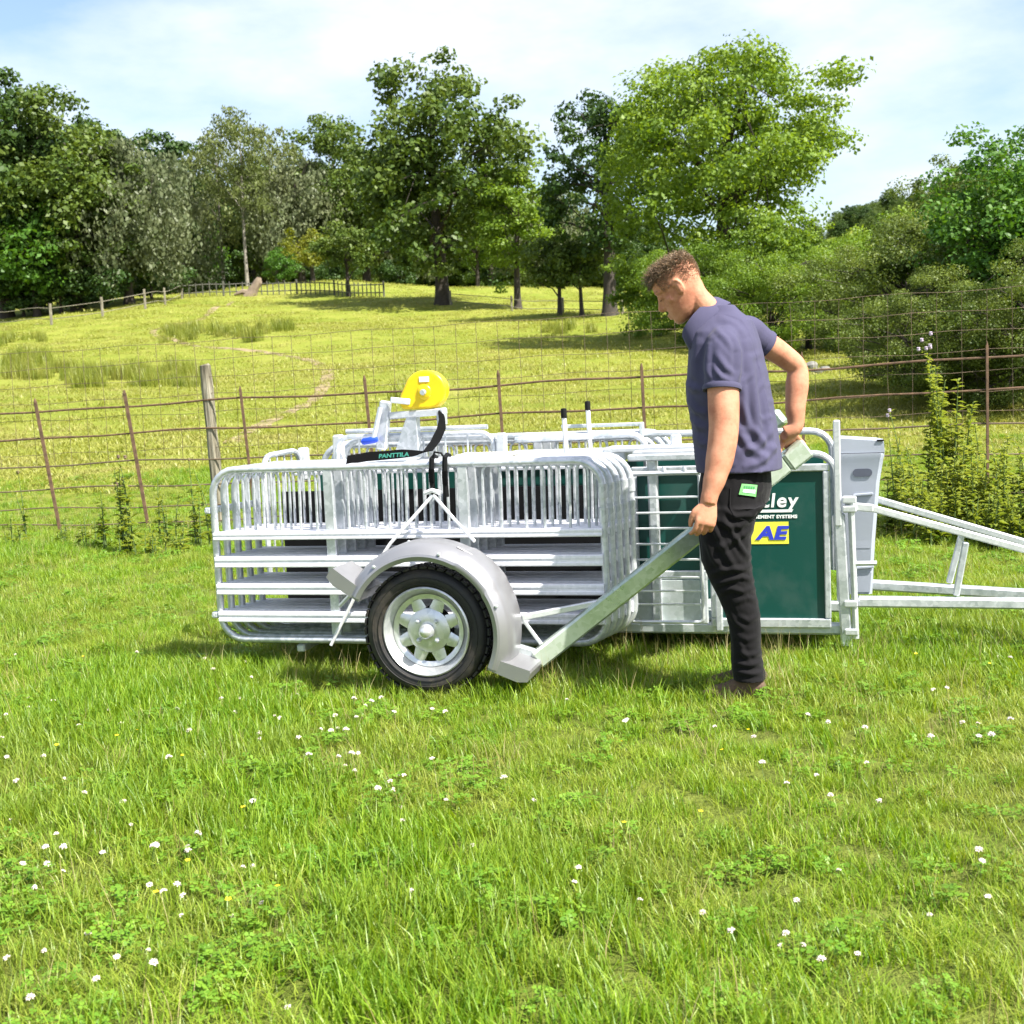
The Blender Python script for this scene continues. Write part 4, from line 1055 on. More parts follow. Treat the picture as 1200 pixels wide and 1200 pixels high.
rp_(MB().tube([rel(.48, .69, 1.00), rel(.49, .69, 1.004), rel(.55, .69, 1.012), rel(.563, .69, 1.014)], [.010, .017, .017, .012], 10), 'grip', M_BLUE, parent=lv)
# webbing strap running down from the reel and lying along the hurdle tops
def ribbon(pts_, w, wd, th=.003):
    """flat strap through pts; wd is the width direction at each point"""
    mb_ = MB(); n_ = len(pts_); vs_ = []
    for i, (p_, d_) in enumerate(zip(pts_, wd)):
        p_ = Vector(p_); d_ = Vector(d_).normalized() * w / 2
        t_ = (Vector(pts_[min(i + 1, n_ - 1)]) - Vector(pts_[max(i - 1, 0)])).normalized(); nn = t_.cross(d_).normalized() * th / 2
        vs_ += [p_ - d_ - nn, p_ + d_ - nn, p_ + d_ + nn, p_ - d_ + nn]
    fs_ = []
    for i in range(n_ - 1):
        for k in range(4): fs_.append((i * 4 + k, i * 4 + (k + 1) % 4, i * 4 + 4 + (k + 1) % 4, i * 4 + 4 + k))
    fs_ += [(3, 2, 1, 0), tuple(range(n_ * 4 - 4, n_ * 4))]
    return mb_.add(vs_, fs_)
sp = [(.885, .72, 1.145), (.908, .68, 1.105), (.945, .55, 1.06), (.975, .36, 1.01), (1.0, .17, .976), (.985, .10, .973), (.911, .06, .976), (.838, .045, .972), (.769, .035, .970), (.728, .025, .964), (.680, .0, .958)]
wd = [(0, 1, .2), (.4, 1, .1), (.8, .6, 0), (1, .25, 0), (.9, .5, .1), (.5, .8, .4), (.1, .6, .8), (0, .6, .8), (.1, .5, .85), (0, .6, .8), (0, .5, .85)]
stp = thing('webbing_strap', 'black webbing strap with green lettering lying over the hurdle tops', 'strap', tw(.60, .1, .945), -TH)
SO = Vector((.60, .1, .945))
spf = []; wdf = []
for i in range(len(sp) - 1):
    for k in range(4):
        t = k / 4; spf.append(Vector(sp[i]).lerp(Vector(sp[i + 1]), t) - SO); wdf.append(Vector(wd[i]).lerp(Vector(wd[i + 1]), t))
spf.append(Vector(sp[-1]) - SO); wdf.append(Vector(wd[-1]))
web = ribbon(spf, .046, wdf).build('webbing', M_STRAP, stp, 30)
tx = obj('lettering', text_mesh('PANTTILA', .030, 0, .001), web, M_STRAPTXT); tx.rotation_euler = (R(53), R(-2), R(6)); tx.location = Vector((.955, .046, .966)) - SO
# black cam buckles and the cream ribbed mat
for (u, z0, z1, lab_) in ((1.085, .80, .955, 'left one of two black strap hooks hung over the front hurdle, holding the white stay'), (1.145, .79, .96, 'right one of two black strap hooks hung over the front hurdle top rail')):
    BO = Vector((u, -.02, z0)); bk = thing('strap_hook', lab_, 'strap hook', tw(u, -.02, z0), -TH, 'strap hooks on the front hurdle')
    hk = MB().tube([Vector((u, -.026, z0)) - BO, Vector((u - .004, -.030, (z0 + z1) / 2)) - BO, Vector((u, -.026, z1)) - BO, Vector((u + .003, .0, z1 + .012)) - BO, Vector((u + .003, .04, z1 + .004)) - BO], [.011, .013, .012, .009, .007], 8).build('hook', M_BLACK, bk)
    MB().box(Vector((u, -.038, z0 + .085)) - BO, (.022, .02, .06)).build('buckle', M_STRAP, hk)
MB().tube([Vector((1.09, -.026, .955)) - BO, Vector((1.10, -.03, .985)) - BO, Vector((1.13, -.03, .98)) - BO, Vector((1.145, -.026, .955)) - BO], .005, 6).build('loop', M_BLACK, bk)
cm_ = thing('ribbed_mat', 'cream ribbed plastic strip lying on the hurdle tops', 'mat', tw(1.28, .15, .947), -TH)
for k in range(16): MB().bar((-.12 + k * .0155, -.06, .008), (-.12 + k * .0155, .10, .008), .010, .014).build('rib', M_CREAM, cm_)
MB().box((0, -.055, .0), (.26, .012, .012)).build('edge_strip', M_CREAM, cm_); MB().box((0, .095, .0), (.26, .012, .012)).build('edge_strip', M_CREAM, cm_)

# ---- tall grey plastic bin at the drawbar end
bn = thing('plastic_bin', 'tall grey plastic bin with oval handle slot at the drawbar end of the trailer', 'bin', tw(2.885, .72, .2), -TH)
def bin_ring(z, hw, hd, cx=0.):
    hw += .018; cx -= .018
    return [(cx - hw, -hd + .015, z), (cx - hw + .015, -hd, z), (cx + hw - .015, -hd, z), (cx + hw, -hd + .015, z), (cx + hw, hd - .015, z), (cx + hw - .015, hd, z), (cx - hw + .015, hd, z), (cx - hw, hd - .015, z)]
rings = [bin_ring(.05, .050, .09, -.024), bin_ring(.30, .060, .10, -.018), bin_ring(.56, .073, .11, -.008), bin_ring(.66, .082, .115, 0), bin_ring(.672, .086, .118, 0), bin_ring(.685, .086, .118, 0)]
mb = MB(); vs_ = [p for r_ in rings for p in r_]; fs_ = []
for i in range(len(rings) - 1):
    for k in range(8): fs_.append((i * 8 + k, i * 8 + (k + 1) % 8, i * 8 + 8 + (k + 1) % 8, i * 8 + 8 + k))
fs_ += [tuple(range(7, -1, -1)), tuple(range(40, 48))]
mb.add(vs_, fs_).build('tub', M_BIN, bn, 30)
lid = MB().prism([(-.12, .0), (.088, .0), (.085, .045), (.055, .052), (-.12, .068)], -.11, .12, Matrix.Translation((0, 0, .688))).build('lid', M_BIN, bn)
MB().box((.07, -.105, .74), (.03, .02, .008)).build('lid_catch', M_BLACK, lid)
mb = MB(); hs = [(-.032 + .018 * math.cos(R(a)) - .0, .018 * math.sin(R(a))) for a in range(90, 271, 30)] + [(.016 + .018 * math.cos(R(a)), .018 * math.sin(R(a))) for a in range(-90, 91, 30)]
slot = MB().prism(hs, -.1155, -.07, Matrix.Translation((0, 0, .60))).build('handle_slot', simple('slot_shade_grey', (.07, .08, .11), .6), bn)  # shade inside the slot painted as a dark, slightly raised inset
for z, w in ((.50, .085), (.17, .07)):
    MB().bar((-.05, -.110 + (.5 - z) * .04, z), (.035, -.110 + (.5 - z) * .04, z + .006), .014, .010).build('rib', M_BIN, bn)
for (z0, z1, w) in ((.40, .485, .045), (.06, .15, .04), (.26, .35, .045)):
    MB().prism([(-w, z0), (w * .7, z0), (w * .9, z1), (-w, z1)], -.104 + (.4 - z0) * .03, -.09 + (.4 - z0) * .03, Matrix.Translation((-.012, 0, 0))).build('recess_panel', M_BIN, bn)

# ---- wheel unit: wheel, mudguard and the long lever the man is pulling
WC = Vector((1.144, -.32, .272))
def wheel_unit(label, flip=False):
    w_ = thing('wheel_unit', label, 'wheel unit', tw(WC.x, WC.y, 0), -TH, 'wheel units of the trailer')
    C0 = Vector((0, 0, WC.z)); RT, TW = .264, .078
    ty = MB().lathe([(.182, -TW * .72), (.190, -TW * .86), (.205, -TW * .98), (.222, -TW * 1.02), (.238, -TW * .98), (.250, -TW * .88), (.258, -TW * .70), (RT - .001, -TW * .5), (RT, -TW * .22), (RT, TW * .22), (RT - .001, TW * .5), (.258, TW * .7), (.238, TW * .98), (.205, TW * .98), (.182, TW * .72)], 64, 'y', C0).build('tyre', M_RUBBER, w_, 60)
    mb_ = MB()
    for k in range(44):                              # tread blocks
        a = 2 * math.pi * k / 44
        for (t0, dz) in ((-.050, 0), (-.017, .5), (.017, 0), (.050, .5)):
            aa = a + dz * 2 * math.pi / 44; M_ = Matrix.Rotation(-aa, 3, 'Y')
            mb_.box(C0 + M_ @ Vector((RT + .001, t0, 0)), (.010, .026, .030), M_, .15)
    o = mb_.build('tread_blocks', M_RUBBER, ty, 0); o['kind'] = 'stuff'
    for rr_ in (.200, .226):
        MB().lathe([(rr_ - .0015, -TW * 1.0), (rr_, -TW * 1.045), (rr_ + .0015, -TW * 1.0)], 64, 'y', C0).build('sidewall_ring', M_RUBBER, ty)
    rim = MB().lathe([(.186, -TW * .70), (.187, -TW * .88), (.181, -TW * .93), (.176, -TW * .86), (.170, -TW * .62), (.150, -TW * .40), (.146, -TW * .05), (.150, TW * .4), (.183, TW * .7)], 64, 'y', C0).build('rim', M_ZINC, w_, 45)
    yf = -.030                                       # face of the wheel disc
    dsc = MB().lathe([(.040, yf - .012), (.060, yf - .012), (.078, yf - .006), (.092, yf)], 48, 'y', C0)
    dsc.lathe([(.131, yf + .002), (.142, yf - .004), (.152, yf - .006)], 48, 'y', C0)
    for k in range(8):                               # eight flat spokes leave wedge shaped windows
        a = 2 * math.pi * (k + .5) / 8; hw0, hw1 = .030, .024; vs2 = []
        for (r_, hw) in ((.090, hw0), (.133, hw1)):
            for s in (-1, -.4, .4, 1):
                p_ = Vector((r_, 0, s * hw)); q = Matrix.Rotation(-a, 3, 'Y') @ p_; vs2.append(C0 + q + Vector((0, yf + (.0035 if abs(s) == 1 else -.002), 0)))
        dsc.add(vs2, [(i, i + 1, i + 5, i + 4) for i in range(3)])
    dsc.build('wheel_disc', M_ZINC, w_, 40)
    MB().lathe([(.001, .02), (.085, .02), (.092, .03)], 32, 'y', C0).build('brake_back', M_BLACK, w_)
    hb = MB().lathe([(.001, yf - .062), (.017, yf - .060), (.027, yf - .050), (.030, yf - .040), (.033, yf - .012), (.045, yf - .010)], 28, 'y', C0).build('hub_cap', M_ZINC, w_, 40)
    for k in range(4):
        a = R(45 + 90 * k); c_ = C0 + Vector((.056 * math.cos(a), 0, .056 * math.sin(a)))
        MB().lathe([(.001, yf - .030), (.0075, yf - .028), (.010, yf - .022), (.0105, yf - .008)], 6, 'y', c_).build('wheel_nut', M_GALV, w_)
    # mudguard: rolled section swept over the wheel, then boxed lips at both ends
    A0, A1 = -26, 152; mb_ = MB(); prof = [(.300, -.112), (.318, -.118), (.328, -.114), (.330, -.110), (.352, -.098), (.368, -.062), (.372, -.02), (.372, .06), (.362, .100), (.345, .112), (.340, .112), (.358, .094), (.366, .058), (.366, -.018), (.362, -.058), (.348, -.092), (.326, -.106), (.316, -.110), (.302, -.106)]
    n_ = 60; pl = prof + [prof[0]]
    vs3 = []
    for k in range(n_ + 1):
        t = k / n_; a = R(A0 + (A1 - A0) * t)
        sw = 1.0 + .014 * (1 if .33 < t < .50 else 0)
        for (r_, y_) in prof: vs3.append(C0 + Vector((r_ * sw * math.cos(a), y_, r_ * sw * math.sin(a))))
    m_ = len(prof); fs3 = []
    for k in range(n_):
        for j in range(m_): fs3.append((k * m_ + j, (k + 1) * m_ + j, (k + 1) * m_ + (j + 1) % m_, k * m_ + (j + 1) % m_))
    fs3 += [tuple(range(m_)), tuple(range(n_ * m_, n_ * m_ + m_))[::-1]]
    mg = mb_.add(vs3, fs3).build('mudguard', M_SILVER, w_, 40)
    for (ang, sgn) in ((A1 - 4, 1), (A0 + 4, -1)):
        a = R(ang); rad = Vector((math.cos(a), 0, math.sin(a))); tan = Vector((-math.sin(a), 0, math.cos(a))) * sgn
        M_ = Matrix((rad, Vector((0, 1, 0)), tan)).transposed()
        lp = MB(); q = [(-.045, -.018), (.118, -.030), (.125, -.02), (.125, .018), (.085, .034), (-.045, .034)]
        lp.prism(q, -.105, .105, Matrix.Translation(C0 + rad * .345) @ M_.to_4x4())
        lp.build('mudguard_lip', M_SILVER, mg, 30)
    a = R(62); M_ = Matrix.Rotation(-a, 3, 'Y')
    MB().lathe([(.001, .377), (.022, .377), (.026, .374), (.026, .368)], 16, 'x', C0).mesh('lamp_boss')
    for (aa, yy) in ((20, -.112), (75, -.112), (125, -.112), (40, .05), (105, .05)):
        a_ = R(aa); c_ = C0 + Vector((.338 * math.cos(a_), -.113, .338 * math.sin(a_))) if yy < 0 else C0 + Vector((.369 * math.cos(a_), yy, .369 * math.sin(a_)))
        MB().lathe([(.001, -.006), (.006, -.005), (.0075, 0), (.0075, .004)], 8, 'y', c_).build('bolt', M_GALV_DULL, mg)
    lb = MB().box(C0 + M_ @ Vector((.372, -.02, 0)), (.008, .045, .075), M_, .4).build('mounting_boss', M_SILVER, mg)
    # axle stub, lever and brace
    MB().tube([C0 + Vector((0, .02, 0)), C0 + Vector((0, .17, 0))], .022, 10).build('stub_axle', M_GALV_DULL, w_)
    L0 = Vector((1.560, -.215, .120)) - Vector((WC.x, WC.y, 0)); L1 = Vector((2.655, .175, .950)) - Vector((WC.x, WC.y, 0))
    upv = Vector((0, 0, 1)); dl = (L1 - L0).normalized()
    lev = MB().bar(L0, L1 - dl * .11, .050, .078, upv).build('lever', M_LEVER, w_)
    MB().bar(L1 - dl * .1085, L1, .058, .088, upv).build('lever_cap', M_LEVER, lev)
    sd_ = dl.cross(upv).normalized(); 
    MB().tube([L1 - dl * .22 + sd_ * .029, L1 - dl * .22 + sd_ * .022], .008, 8).build('bolt_hole', M_BLACK, lev)
    MB().bar(L0 + dl * .02, C0 + Vector((0, .12, -.02)), .04, .06).build('swing_arm', M_GALV_DULL, w_)
    B0 = Vector((1.505, -.215, .300)) - Vector((WC.x, WC.y, 0)); B1 = L0 + dl * .40
    MB().bar(B0, B1 + Vector((0, .012, .0)), .022, .026).build('brace', M_GALV_BRIGHT, w_)
    MB().bar(B0, L0 + dl * .03 + Vector((0, 0, .05)), .014, .014).build('brace', M_GALV_BRIGHT, w_)
    return w_
def lever_mat():
    """galvanised box section, its green standing in for reflected grass"""
    m = galvanised('grass_tinted_galvanised_steel', (.60, .67, .60), (.40, .50, .36), .27, .6, 4); return m  # grass reflection mixed into both base colours
M_LEVER = lever_mat(); M_ZINC = galvanised('zinc_plated_wheel', (.72, .73, .74), (.56, .58, .59), .32, .72, 6)
wu = wheel_unit('trailer wheel with silver mudguard and long lever held by the man')
# the same unit on the far side, its lever end showing behind the man's back
fw_ = copy_thing(wu, tw(WC.x - .10, 1.46 - WC.y + .02, 0), (0, -R(3.5), -TH), (1, -1, 1), label='far side wheel unit, only its lever end showing behind the man\'s back')
# white cord holding the mudguard to the hurdle rail
cdr = thing('white_cord', 'white stay forked from the strap hooks down both sides of the mudguard', 'stay', tw(1.09, -.06, .16), -TH)
K0 = Vector((1.09, -.06, .16))
MB().tube([Vector((1.09, -.055, .80)) - K0, Vector((.90, -.09, .60)) - K0, Vector((.72, -.10, .36)) - K0, Vector((.60, -.11, .15)) - K0], .0075, 7).build('stay_rod', M_WHITE, cdr)
MB().tube([Vector((1.095, -.055, .80)) - K0, Vector((1.21, -.14, .705)) - K0, Vector((1.325, -.24, .625)) - K0], .0075, 7).build('stay_rod', M_WHITE, cdr)
MB().tube([Vector((.80, -.18, .45)) - K0, Vector((.66, -.12, .33)) - K0], .009, 7).build('stay_rod', M_WHITE, cdr)
MB().tube([Vector((1.055, -.05, .81)) - K0, Vector((1.09, -.06, .822)) - K0, Vector((1.125, -.05, .81)) - K0], .010, 8).build('stay_clip', M_WHITE, cdr)

# ------------------------------------------------------------------ the man
from mathutils.bvhtree import BVHTree
PD = 5.02                                              # his distance from the camera
SC = FOCAL / PD
def pp(px, py, off=0.): return at_depth(px, py, PD + off)
FDIR = Vector((-.92, .39, 0)).normalized(); LDIR = Vector((.39, .92, 0)).normalized()
man = thing('person', 'man in purple polo shirt and black work trousers pulling the wheel lever', 'person', Vector((pp(872, 806).x, pp(872, 806).y, 0)))
MO = Vector(man.location)
def loft(rings, n=22, sq=2.0):
    """rings: (centre, A, B) half-axis vectors; closed at both ends"""
    mb_ = MB(); vs_ = []
    for (c, A, B) in rings:
        for k in range(n):
            a = 2 * math.pi * k / n; ca, sa = math.cos(a), math.sin(a)
            ca = math.copysign(abs(ca) ** (2 / sq), ca); sa = math.copysign(abs(sa) ** (2 / sq), sa)
            vs_.append(c + A * ca + B * sa)
    fs_ = [tuple(range(n - 1, -1, -1)), tuple((len(rings) - 1) * n + k for k in range(n))]
    for i in range(len(rings) - 1):
        for k in range(n): fs_.append((i * n + k, i * n + (k + 1) % n, (i + 1) * n + (k + 1) % n, (i + 1) * n + k))
    return mb_.add(vs_, fs_)
def side_ring(y, L_, R_, b, off):
    """horizontal ring whose outline spans L_..R_ in the picture at height y, half-width b across the body"""
    hw = (R_ - L_) / 2 / FOCAL * (PD + off); a = math.sqrt(max(hw ** 2 - (b * LDIR.x) ** 2, .0009)) / abs(FDIR.x)
    return (pp((L_ + R_) / 2, y, off), FDIR * a, LDIR * b)
def smooth_path(pts, rad, n=5):
    P_ = [Vector(p) for p in pts]; out = []; rr_ = []
    for i in range(len(P_) - 1):
        p0, p1, p2, p3 = P_[max(i - 1, 0)], P_[i], P_[i + 1], P_[min(i + 2, len(P_) - 1)]
        for k in range(n):
            t = k / n; out.append(.5 * ((2 * p1) + (p2 - p0) * t + (2 * p0 - 5 * p1 + 4 * p2 - p3) * t * t + (3 * p1 - p0 - 3 * p2 + p3) * t ** 3))
            s = t * t * (3 - 2 * t); rr_.append(rad[i] * (1 - s) + rad[i + 1] * s)
    out.append(P_[-1]); rr_.append(rad[-1]); return out, rr_
def limb(pts, rad, n=14, k=5):
    a, b = smooth_path(pts, rad, k); return MB().tube(a, b, n)
def merge(*mbs):
    m_ = MB()
    for q in mbs: m_.add(q.v, q.f)
    return m_
def remeshed(mb_, name, vox, it=4, fac=.5):
    """one continuous skin over the overlapping solids"""
    me = bpy.data.meshes.new(name); me.from_pydata(mb_.v, [], mb_.f); me.update()
    o = bpy.data.objects.new(name, me); link(o)
    m1 = o.modifiers.new('r', 'REMESH'); m1.mode = 'VOXEL'; m1.voxel_size = vox
    m2 = o.modifiers.new('s', 'SMOOTH'); m2.factor = fac; m2.iterations = it
    out = bpy.data.meshes.new_from_object(o.evaluated_get(bpy.context.evaluated_depsgraph_get()))
    bpy.data.objects.remove(o); bpy.data.meshes.remove(me); out.name = name; out.shade_smooth(); return out
def verts_of(me):
    a = np.empty(len(me.vertices) * 3, np.float32); me.vertices.foreach_get('co', a); b = np.empty_like(a); me.vertices.foreach_get('normal', b)
    return a.reshape(-1, 3), b.reshape(-1, 3)
def set_verts(me, v):
    me.vertices.foreach_set('co', np.ascontiguousarray(v, np.float32).ravel()); me.update()
def to_local(me): me.transform(Matrix.Translation(-MO)); return me
def pix(v):
    """picture coordinates of world points, for laying folds along the cloth"""
    d = v - np.array(C_POS); z = d @ np.array(C_FWD)
    return 600 + FOCAL * (d @ np.array(C_RIGHT)) / z, 600 - FOCAL * (d @ np.array(C_UP)) / z

def skin_mat():
    m, n, l, b = new_mat('skin')
    t = noise(n, l, 13, 6, rough=.7); r = ramp(n, [(.3, (.36, .135, .078)), (.5, (.48, .215, .128)), (.7, (.55, .275, .175))]); l.new(t.outputs['Fac'], r.inputs[0]); l.new(r.outputs[0], b.inputs['Base Color'])
    b.inputs['Roughness'].default_value = .62; b.inputs['Specular IOR Level'].default_value = .3; b.inputs['Subsurface Weight'].default_value = .06; b.inputs['Subsurface Radius'].default_value = (.012, .005, .003); b.inputs['Subsurface Scale'].default_value = .6
    t2 = noise(n, l, 150, 4); bump(n, l, b, t2.outputs['Fac'], .35, .002); return m
def cloth_mat(name, col, var=.15, weave=900, rough=.85, bm=.25):
    m, n, l, b = new_mat(name)
    t = noise(n, l, 6, 4); lo = tuple(c * (1 - var) for c in col); hi = tuple(c * (1 + var) for c in col)
    r = ramp(n, [(.3, lo), (.7, hi)]); l.new(t.outputs['Fac'], r.inputs[0]); l.new(r.outputs[0], b.inputs['Base Color'])
    b.inputs['Roughness'].default_value = rough; b.inputs['Sheen Weight'].default_value = .06; b.inputs['Specular IOR Level'].default_value = .12
    t2 = noise(n, l, weave, 2); bump(n, l, b, t2.outputs['Fac'], bm, .002); return m
M_SKIN = skin_mat(); M_SHIRT = cloth_mat('purple_polo_cotton', (.062, .059, .106), .08); M_TROUSER = cloth_mat('black_work_cotton', (.0062, .0058, .0066), .3, 700, .85)
M_BOOT = simple('brown_suede', (.095, .060, .040), .95, 0, .25, 20, .5, 150); M_SOLE = simple('boot_sole', (.03, .026, .022), .9)
def hair_mat():
    m = leafy('brown_hair', (.080, .048, .026), (.35, .235, .135), trans=.1, rough=.45, objvar=0, spec=.5); return m
M_HAIR = hair_mat()

# ---- head, in its own frame: x to the face, y to his left, z to the crown
HF = Vector((-.975, .22, 0)).normalized(); HT = R(33)
hx = (HF * math.cos(HT) + Vector((0, 0, -1)) * math.sin(HT)).normalized(); hy = Vector((0, 0, 1)).cross(HF).normalized(); hz_ = hx.cross(hy).normalized()
HC = pp(797, 338, -.0)
def hd(x, y, z): return HC + hx * x + hy * y + hz_ * z
prof = [(-.118, .072, .030, .018), (-.111, .086, .004, .036), (-.097, .092, -.024, .048), (-.082, .088, -.046, .055), (-.070, .092, -.056, .058), (-.058, .093, -.064, .061), (-.046, .089, -.071, .064), (-.028, .089, -.080, .068), (-.008, .087, -.088, .071), (.014, .083, -.095, .073), (.030, .091, -.099, .075), (.048, .093, -.102, .076), (.070, .088, -.101, .074), (.090, .074, -.092, .067), (.104, .054, -.074, .054), (.113, .030, -.048, .036), (.117, .002, -.018, .012)]
parts = []
rings = []
for (z, fr, bk_, w) in prof:
    rings.append((hd((fr + bk_) / 2, 0, z), hx * ((fr - bk_) / 2), hy * w))
parts.append(loft(rings, 28, 2.25))
parts.append(limb([hd(.076, 0, .036), hd(.088, 0, .010), hd(.100, 0, -.012), hd(.106, 0, -.024), hd(.086, 0, -.036)], [.010, .0095, .0105, .0115, .009], 10))
parts.append(limb([hd(.074, 0, .030), hd(.080, 0, .0), hd(.084, 0, -.030)], [.016, .018, .016], 12))
for s in (-1, 1):
    parts.append(limb([hd(.086, s * .010, -.030), hd(.098, s * .011, -.030)], [.009, .007], 8))
    parts.append(limb([hd(.083, s * .014, .033), hd(.083, s * .036, .036), hd(.066, s * .054, .030)], [.008, .009, .006], 8))       # brow
    parts.append(limb([hd(.072, s * .020, .012), hd(.076, s * .032, .010), hd(.068, s * .043, .010)], [.008, .011, .008], 8))       # lids
    parts.append(limb([hd(.060, s * .045, -.018), hd(.040, s * .056, -.016)], [.020, .018], 8))                                     # cheek
    ear = [hd(.008 + .015 * math.cos(R(a)) - .010, s * (.073 + .009 * (1 - math.cos(R(a + 20))) * .5), .002 + .028 * math.sin(R(a))) for a in range(20, 330, 20)]
    parts.append(MB().tube(ear, .0048, 7)); parts.append(limb([hd(-.005, s * .072, .016), hd(-.004, s * .075, -.004), hd(.001, s * .076, -.024)], [.011, .012, .008], 8))
parts.append(limb([hd(.084, -.018, -.063), hd(.096, 0, -.0625), hd(.084, .018, -.063)], [.005, .0075, .005], 8))
parts.append(limb([hd(.083, -.016, -.076), hd(.094, 0, -.0755), hd(.083, .016, -.076)], [.005, .0075, .005], 8))
# neck, hidden trunk
parts.append(limb([hd(-.030, 0, -.020), hd(-.030, 0, -.070), pp(833, 370, .0), pp(846, 402, .0)], [.056, .050, .053, .075], 18))
SHN, SHF = pp(848, 404, -.165), pp(880, 392, .150)
tor = [side_ring(y, L_, R_, b, 0) for (y, L_, R_, b) in ((385, 822, 880, .12), (405, 814, 888, .155), (440, 816, 890, .155), (490, 820, 898, .145), (540, 824, 900, .15), (580, 826, 892, .15))]
parts.append(loft(tor, 22))
# near arm hanging, hand half closed
parts.append(limb([SHN, pp(847, 440, -.19), pp(848, 475, -.205), pp(848, 505, -.215), pp(844, 535, -.225), pp(838, 560, -.235), pp(832, 580, -.24), pp(830, 590, -.24)], [.060, .060, .059, .056, .053, .043, .0325, .031], 32))
def hand(wrist, d, side, nrm, fingers, thumb, size=1.):
    """palm and five fingers; d points along the palm, side to the index side, nrm out of the back of the hand"""
    d = Vector(d).normalized(); nrm = Vector(nrm); nrm = (nrm - d * nrm.dot(d)).normalized(); side = Vector(side); side = (side - d * side.dot(d) - nrm * side.dot(nrm)).normalized()
    q = []
    rings_ = [(wrist - d * .012, side * .026 * size, nrm * .020 * size), (wrist + d * .018 * size, side * .034 * size, nrm * .019 * size), (wrist + d * .050 * size, side * .041 * size, nrm * .016 * size), (wrist + d * .080 * size, side * .042 * size, nrm * .0135 * size), (wrist + d * .092 * size, side * .038 * size, nrm * .009 * size)]
    q.append(loft(rings_, 18, 2.6))
    for (k, ln, c1, c2, c3) in fingers:
        base = wrist + d * (.083 - .004 * abs(k - .5)) * size + side * (.030 - .0200 * k) * size + nrm * .002
        ang = 0; p_ = base - d * .012; pts_ = [p_, base]; p_ = base
        for (fr, cu_) in ((.46, c1), (.31, c2), (.23, c3)):
            ang += R(cu_); dd = d * math.cos(ang) - nrm * math.sin(ang) + side * (.05 * (1 - k)); p_ = p_ + dd.normalized() * ln * fr * size; pts_.append(p_)
        r_ = (.0092 if k < 3 else .0078) * size
        q.append(limb(pts_, [r_ * 1.1, r_ * 1.12, r_ * 1.0, r_ * .92, r_ * .72], 10, 4))
    tp = [wrist + d * .020 * size + side * .022 * size - nrm * .004]
    for t_ in thumb: tp.append(tp[-1] + (d * t_[0] + side * t_[1] + nrm * t_[2]) * size)
    q.append(limb(tp, [.0150 * size, .0135 * size, .0110 * size, .0085 * size][:len(tp)], 10, 4))
    return q
dn = (pp(826, 612, -.25) - pp(831, 585, -.24)).normalized()
parts += hand(pp(831, 588, -.24), dn, FDIR, (.15, -1, .0), [(0, .078, 25, 38, 25), (1, .086, 28, 45, 28), (2, .082, 30, 48, 30), (3, .064, 32, 45, 25)], [(.028, .022, -.006), (.030, .004, -.012), (.024, -.006, -.012)], 1.0)
# far arm bent back to the lever end
LE = tw(2.655, .175, .95); LA = tw(1.560, -.215, .12); ld = (LE - LA).normalized()
lside = ld.cross(Vector((0, 0, 1))).normalized(); lup = lside.cross(ld).normalized()
if lup.z < 0: lup = -lup
grip = LE - ld * .035 + lup * .056
parts.append(limb([SHF, pp(905, 408, .19), pp(922, 420, .21), pp(934, 432, .225), pp(934, 452, .225), pp(932, 478, .22), pp(932, 500, .215), grip - T_V * .050 + lup * .045], [.056, .050, .046, .042, .047, .041, .032, .030], 32))
hw_ = grip - T_V * .052 + lup * .036
hd_dir = (T_V * .80 - lup * .30 - ld * .05).normalized()
parts += hand(hw_, hd_dir, -ld, (lup * .9 - T_V * .45), [(0, .080, 38, 45, 30), (1, .086, 40, 45, 30), (2, .080, 42, 45, 30), (3, .064, 42, 42, 30)], [(-.006, .034, -.020), (-.014, .026, -.026), (-.008, .016, -.018)], 1.0)
body_me = to_local(remeshed(merge(*parts), 'body', .0036, 5, .5))
obj('body', body_me, man, M_SKIN)

HBV = BVHTree.FromPolygons([tuple(p.co) for p in body_me.vertices], [tuple(p.vertices) for p in body_me.polygons])
def on_head(c, nr_, depth):
    d_ = (hx * c.x + hy * c.y + hz_ * (c.z - .005)).normalized(); o_ = hd(0, 0, .005) - MO
    h = HBV.ray_cast(o_ + d_ * .30, -d_)
    return (h[0] + MO - d_ * depth) if h[0] is not None else hd(c.x, c.y, c.z)
# ---- hair: short at the sides, curly locks on top swept to the front
g = np.random.default_rng(9); HV, HFc, HTt = [], [], []
def lock(p, d, ln, w, curl, tint):
    """a tapering curled strand"""
    p = Vector(p); d = Vector(d).normalized(); s = d.orthogonal().normalized(); s = Matrix.Rotation(g.uniform(0, 6.28), 3, d) @ s; m0 = len(HV)
    ax = d.cross(s); n_ = 5
    for i in range(n_ + 1):
        t = i / n_; ww = w * (1 - .75 * t)
        q = p
        HV.extend([tuple(q - s * ww), tuple(q + s * ww * .5 + ax * ww * .9), tuple(q + s * ww * .5 - ax * ww * .9)]); HTt.extend([tint] * 3)
        d = (Matrix.Rotation(curl / n_, 3, ax) @ d).normalized(); p = p + d * ln / n_
    for i in range(n_):
        for k in range(3): HFc.append((m0 + i * 3 + k, m0 + i * 3 + (k + 1) % 3, m0 + i * 3 + 3 + (k + 1) % 3, m0 + i * 3 + 3 + k))
def scalp(th, ph):
    """point on the skull: th from crown, ph around (0 = face)"""
    z = .005 + .112 * math.cos(th); r_ = math.sin(th)
    return Vector((-.005 + (.098 if abs(ph) < 1.57 else .098) * r_ * math.cos(ph), .075 * r_ * math.sin(ph), z)), Vector((r_ * math.cos(ph), 1.2 * r_ * math.sin(ph), math.cos(th)))
cnt = 0
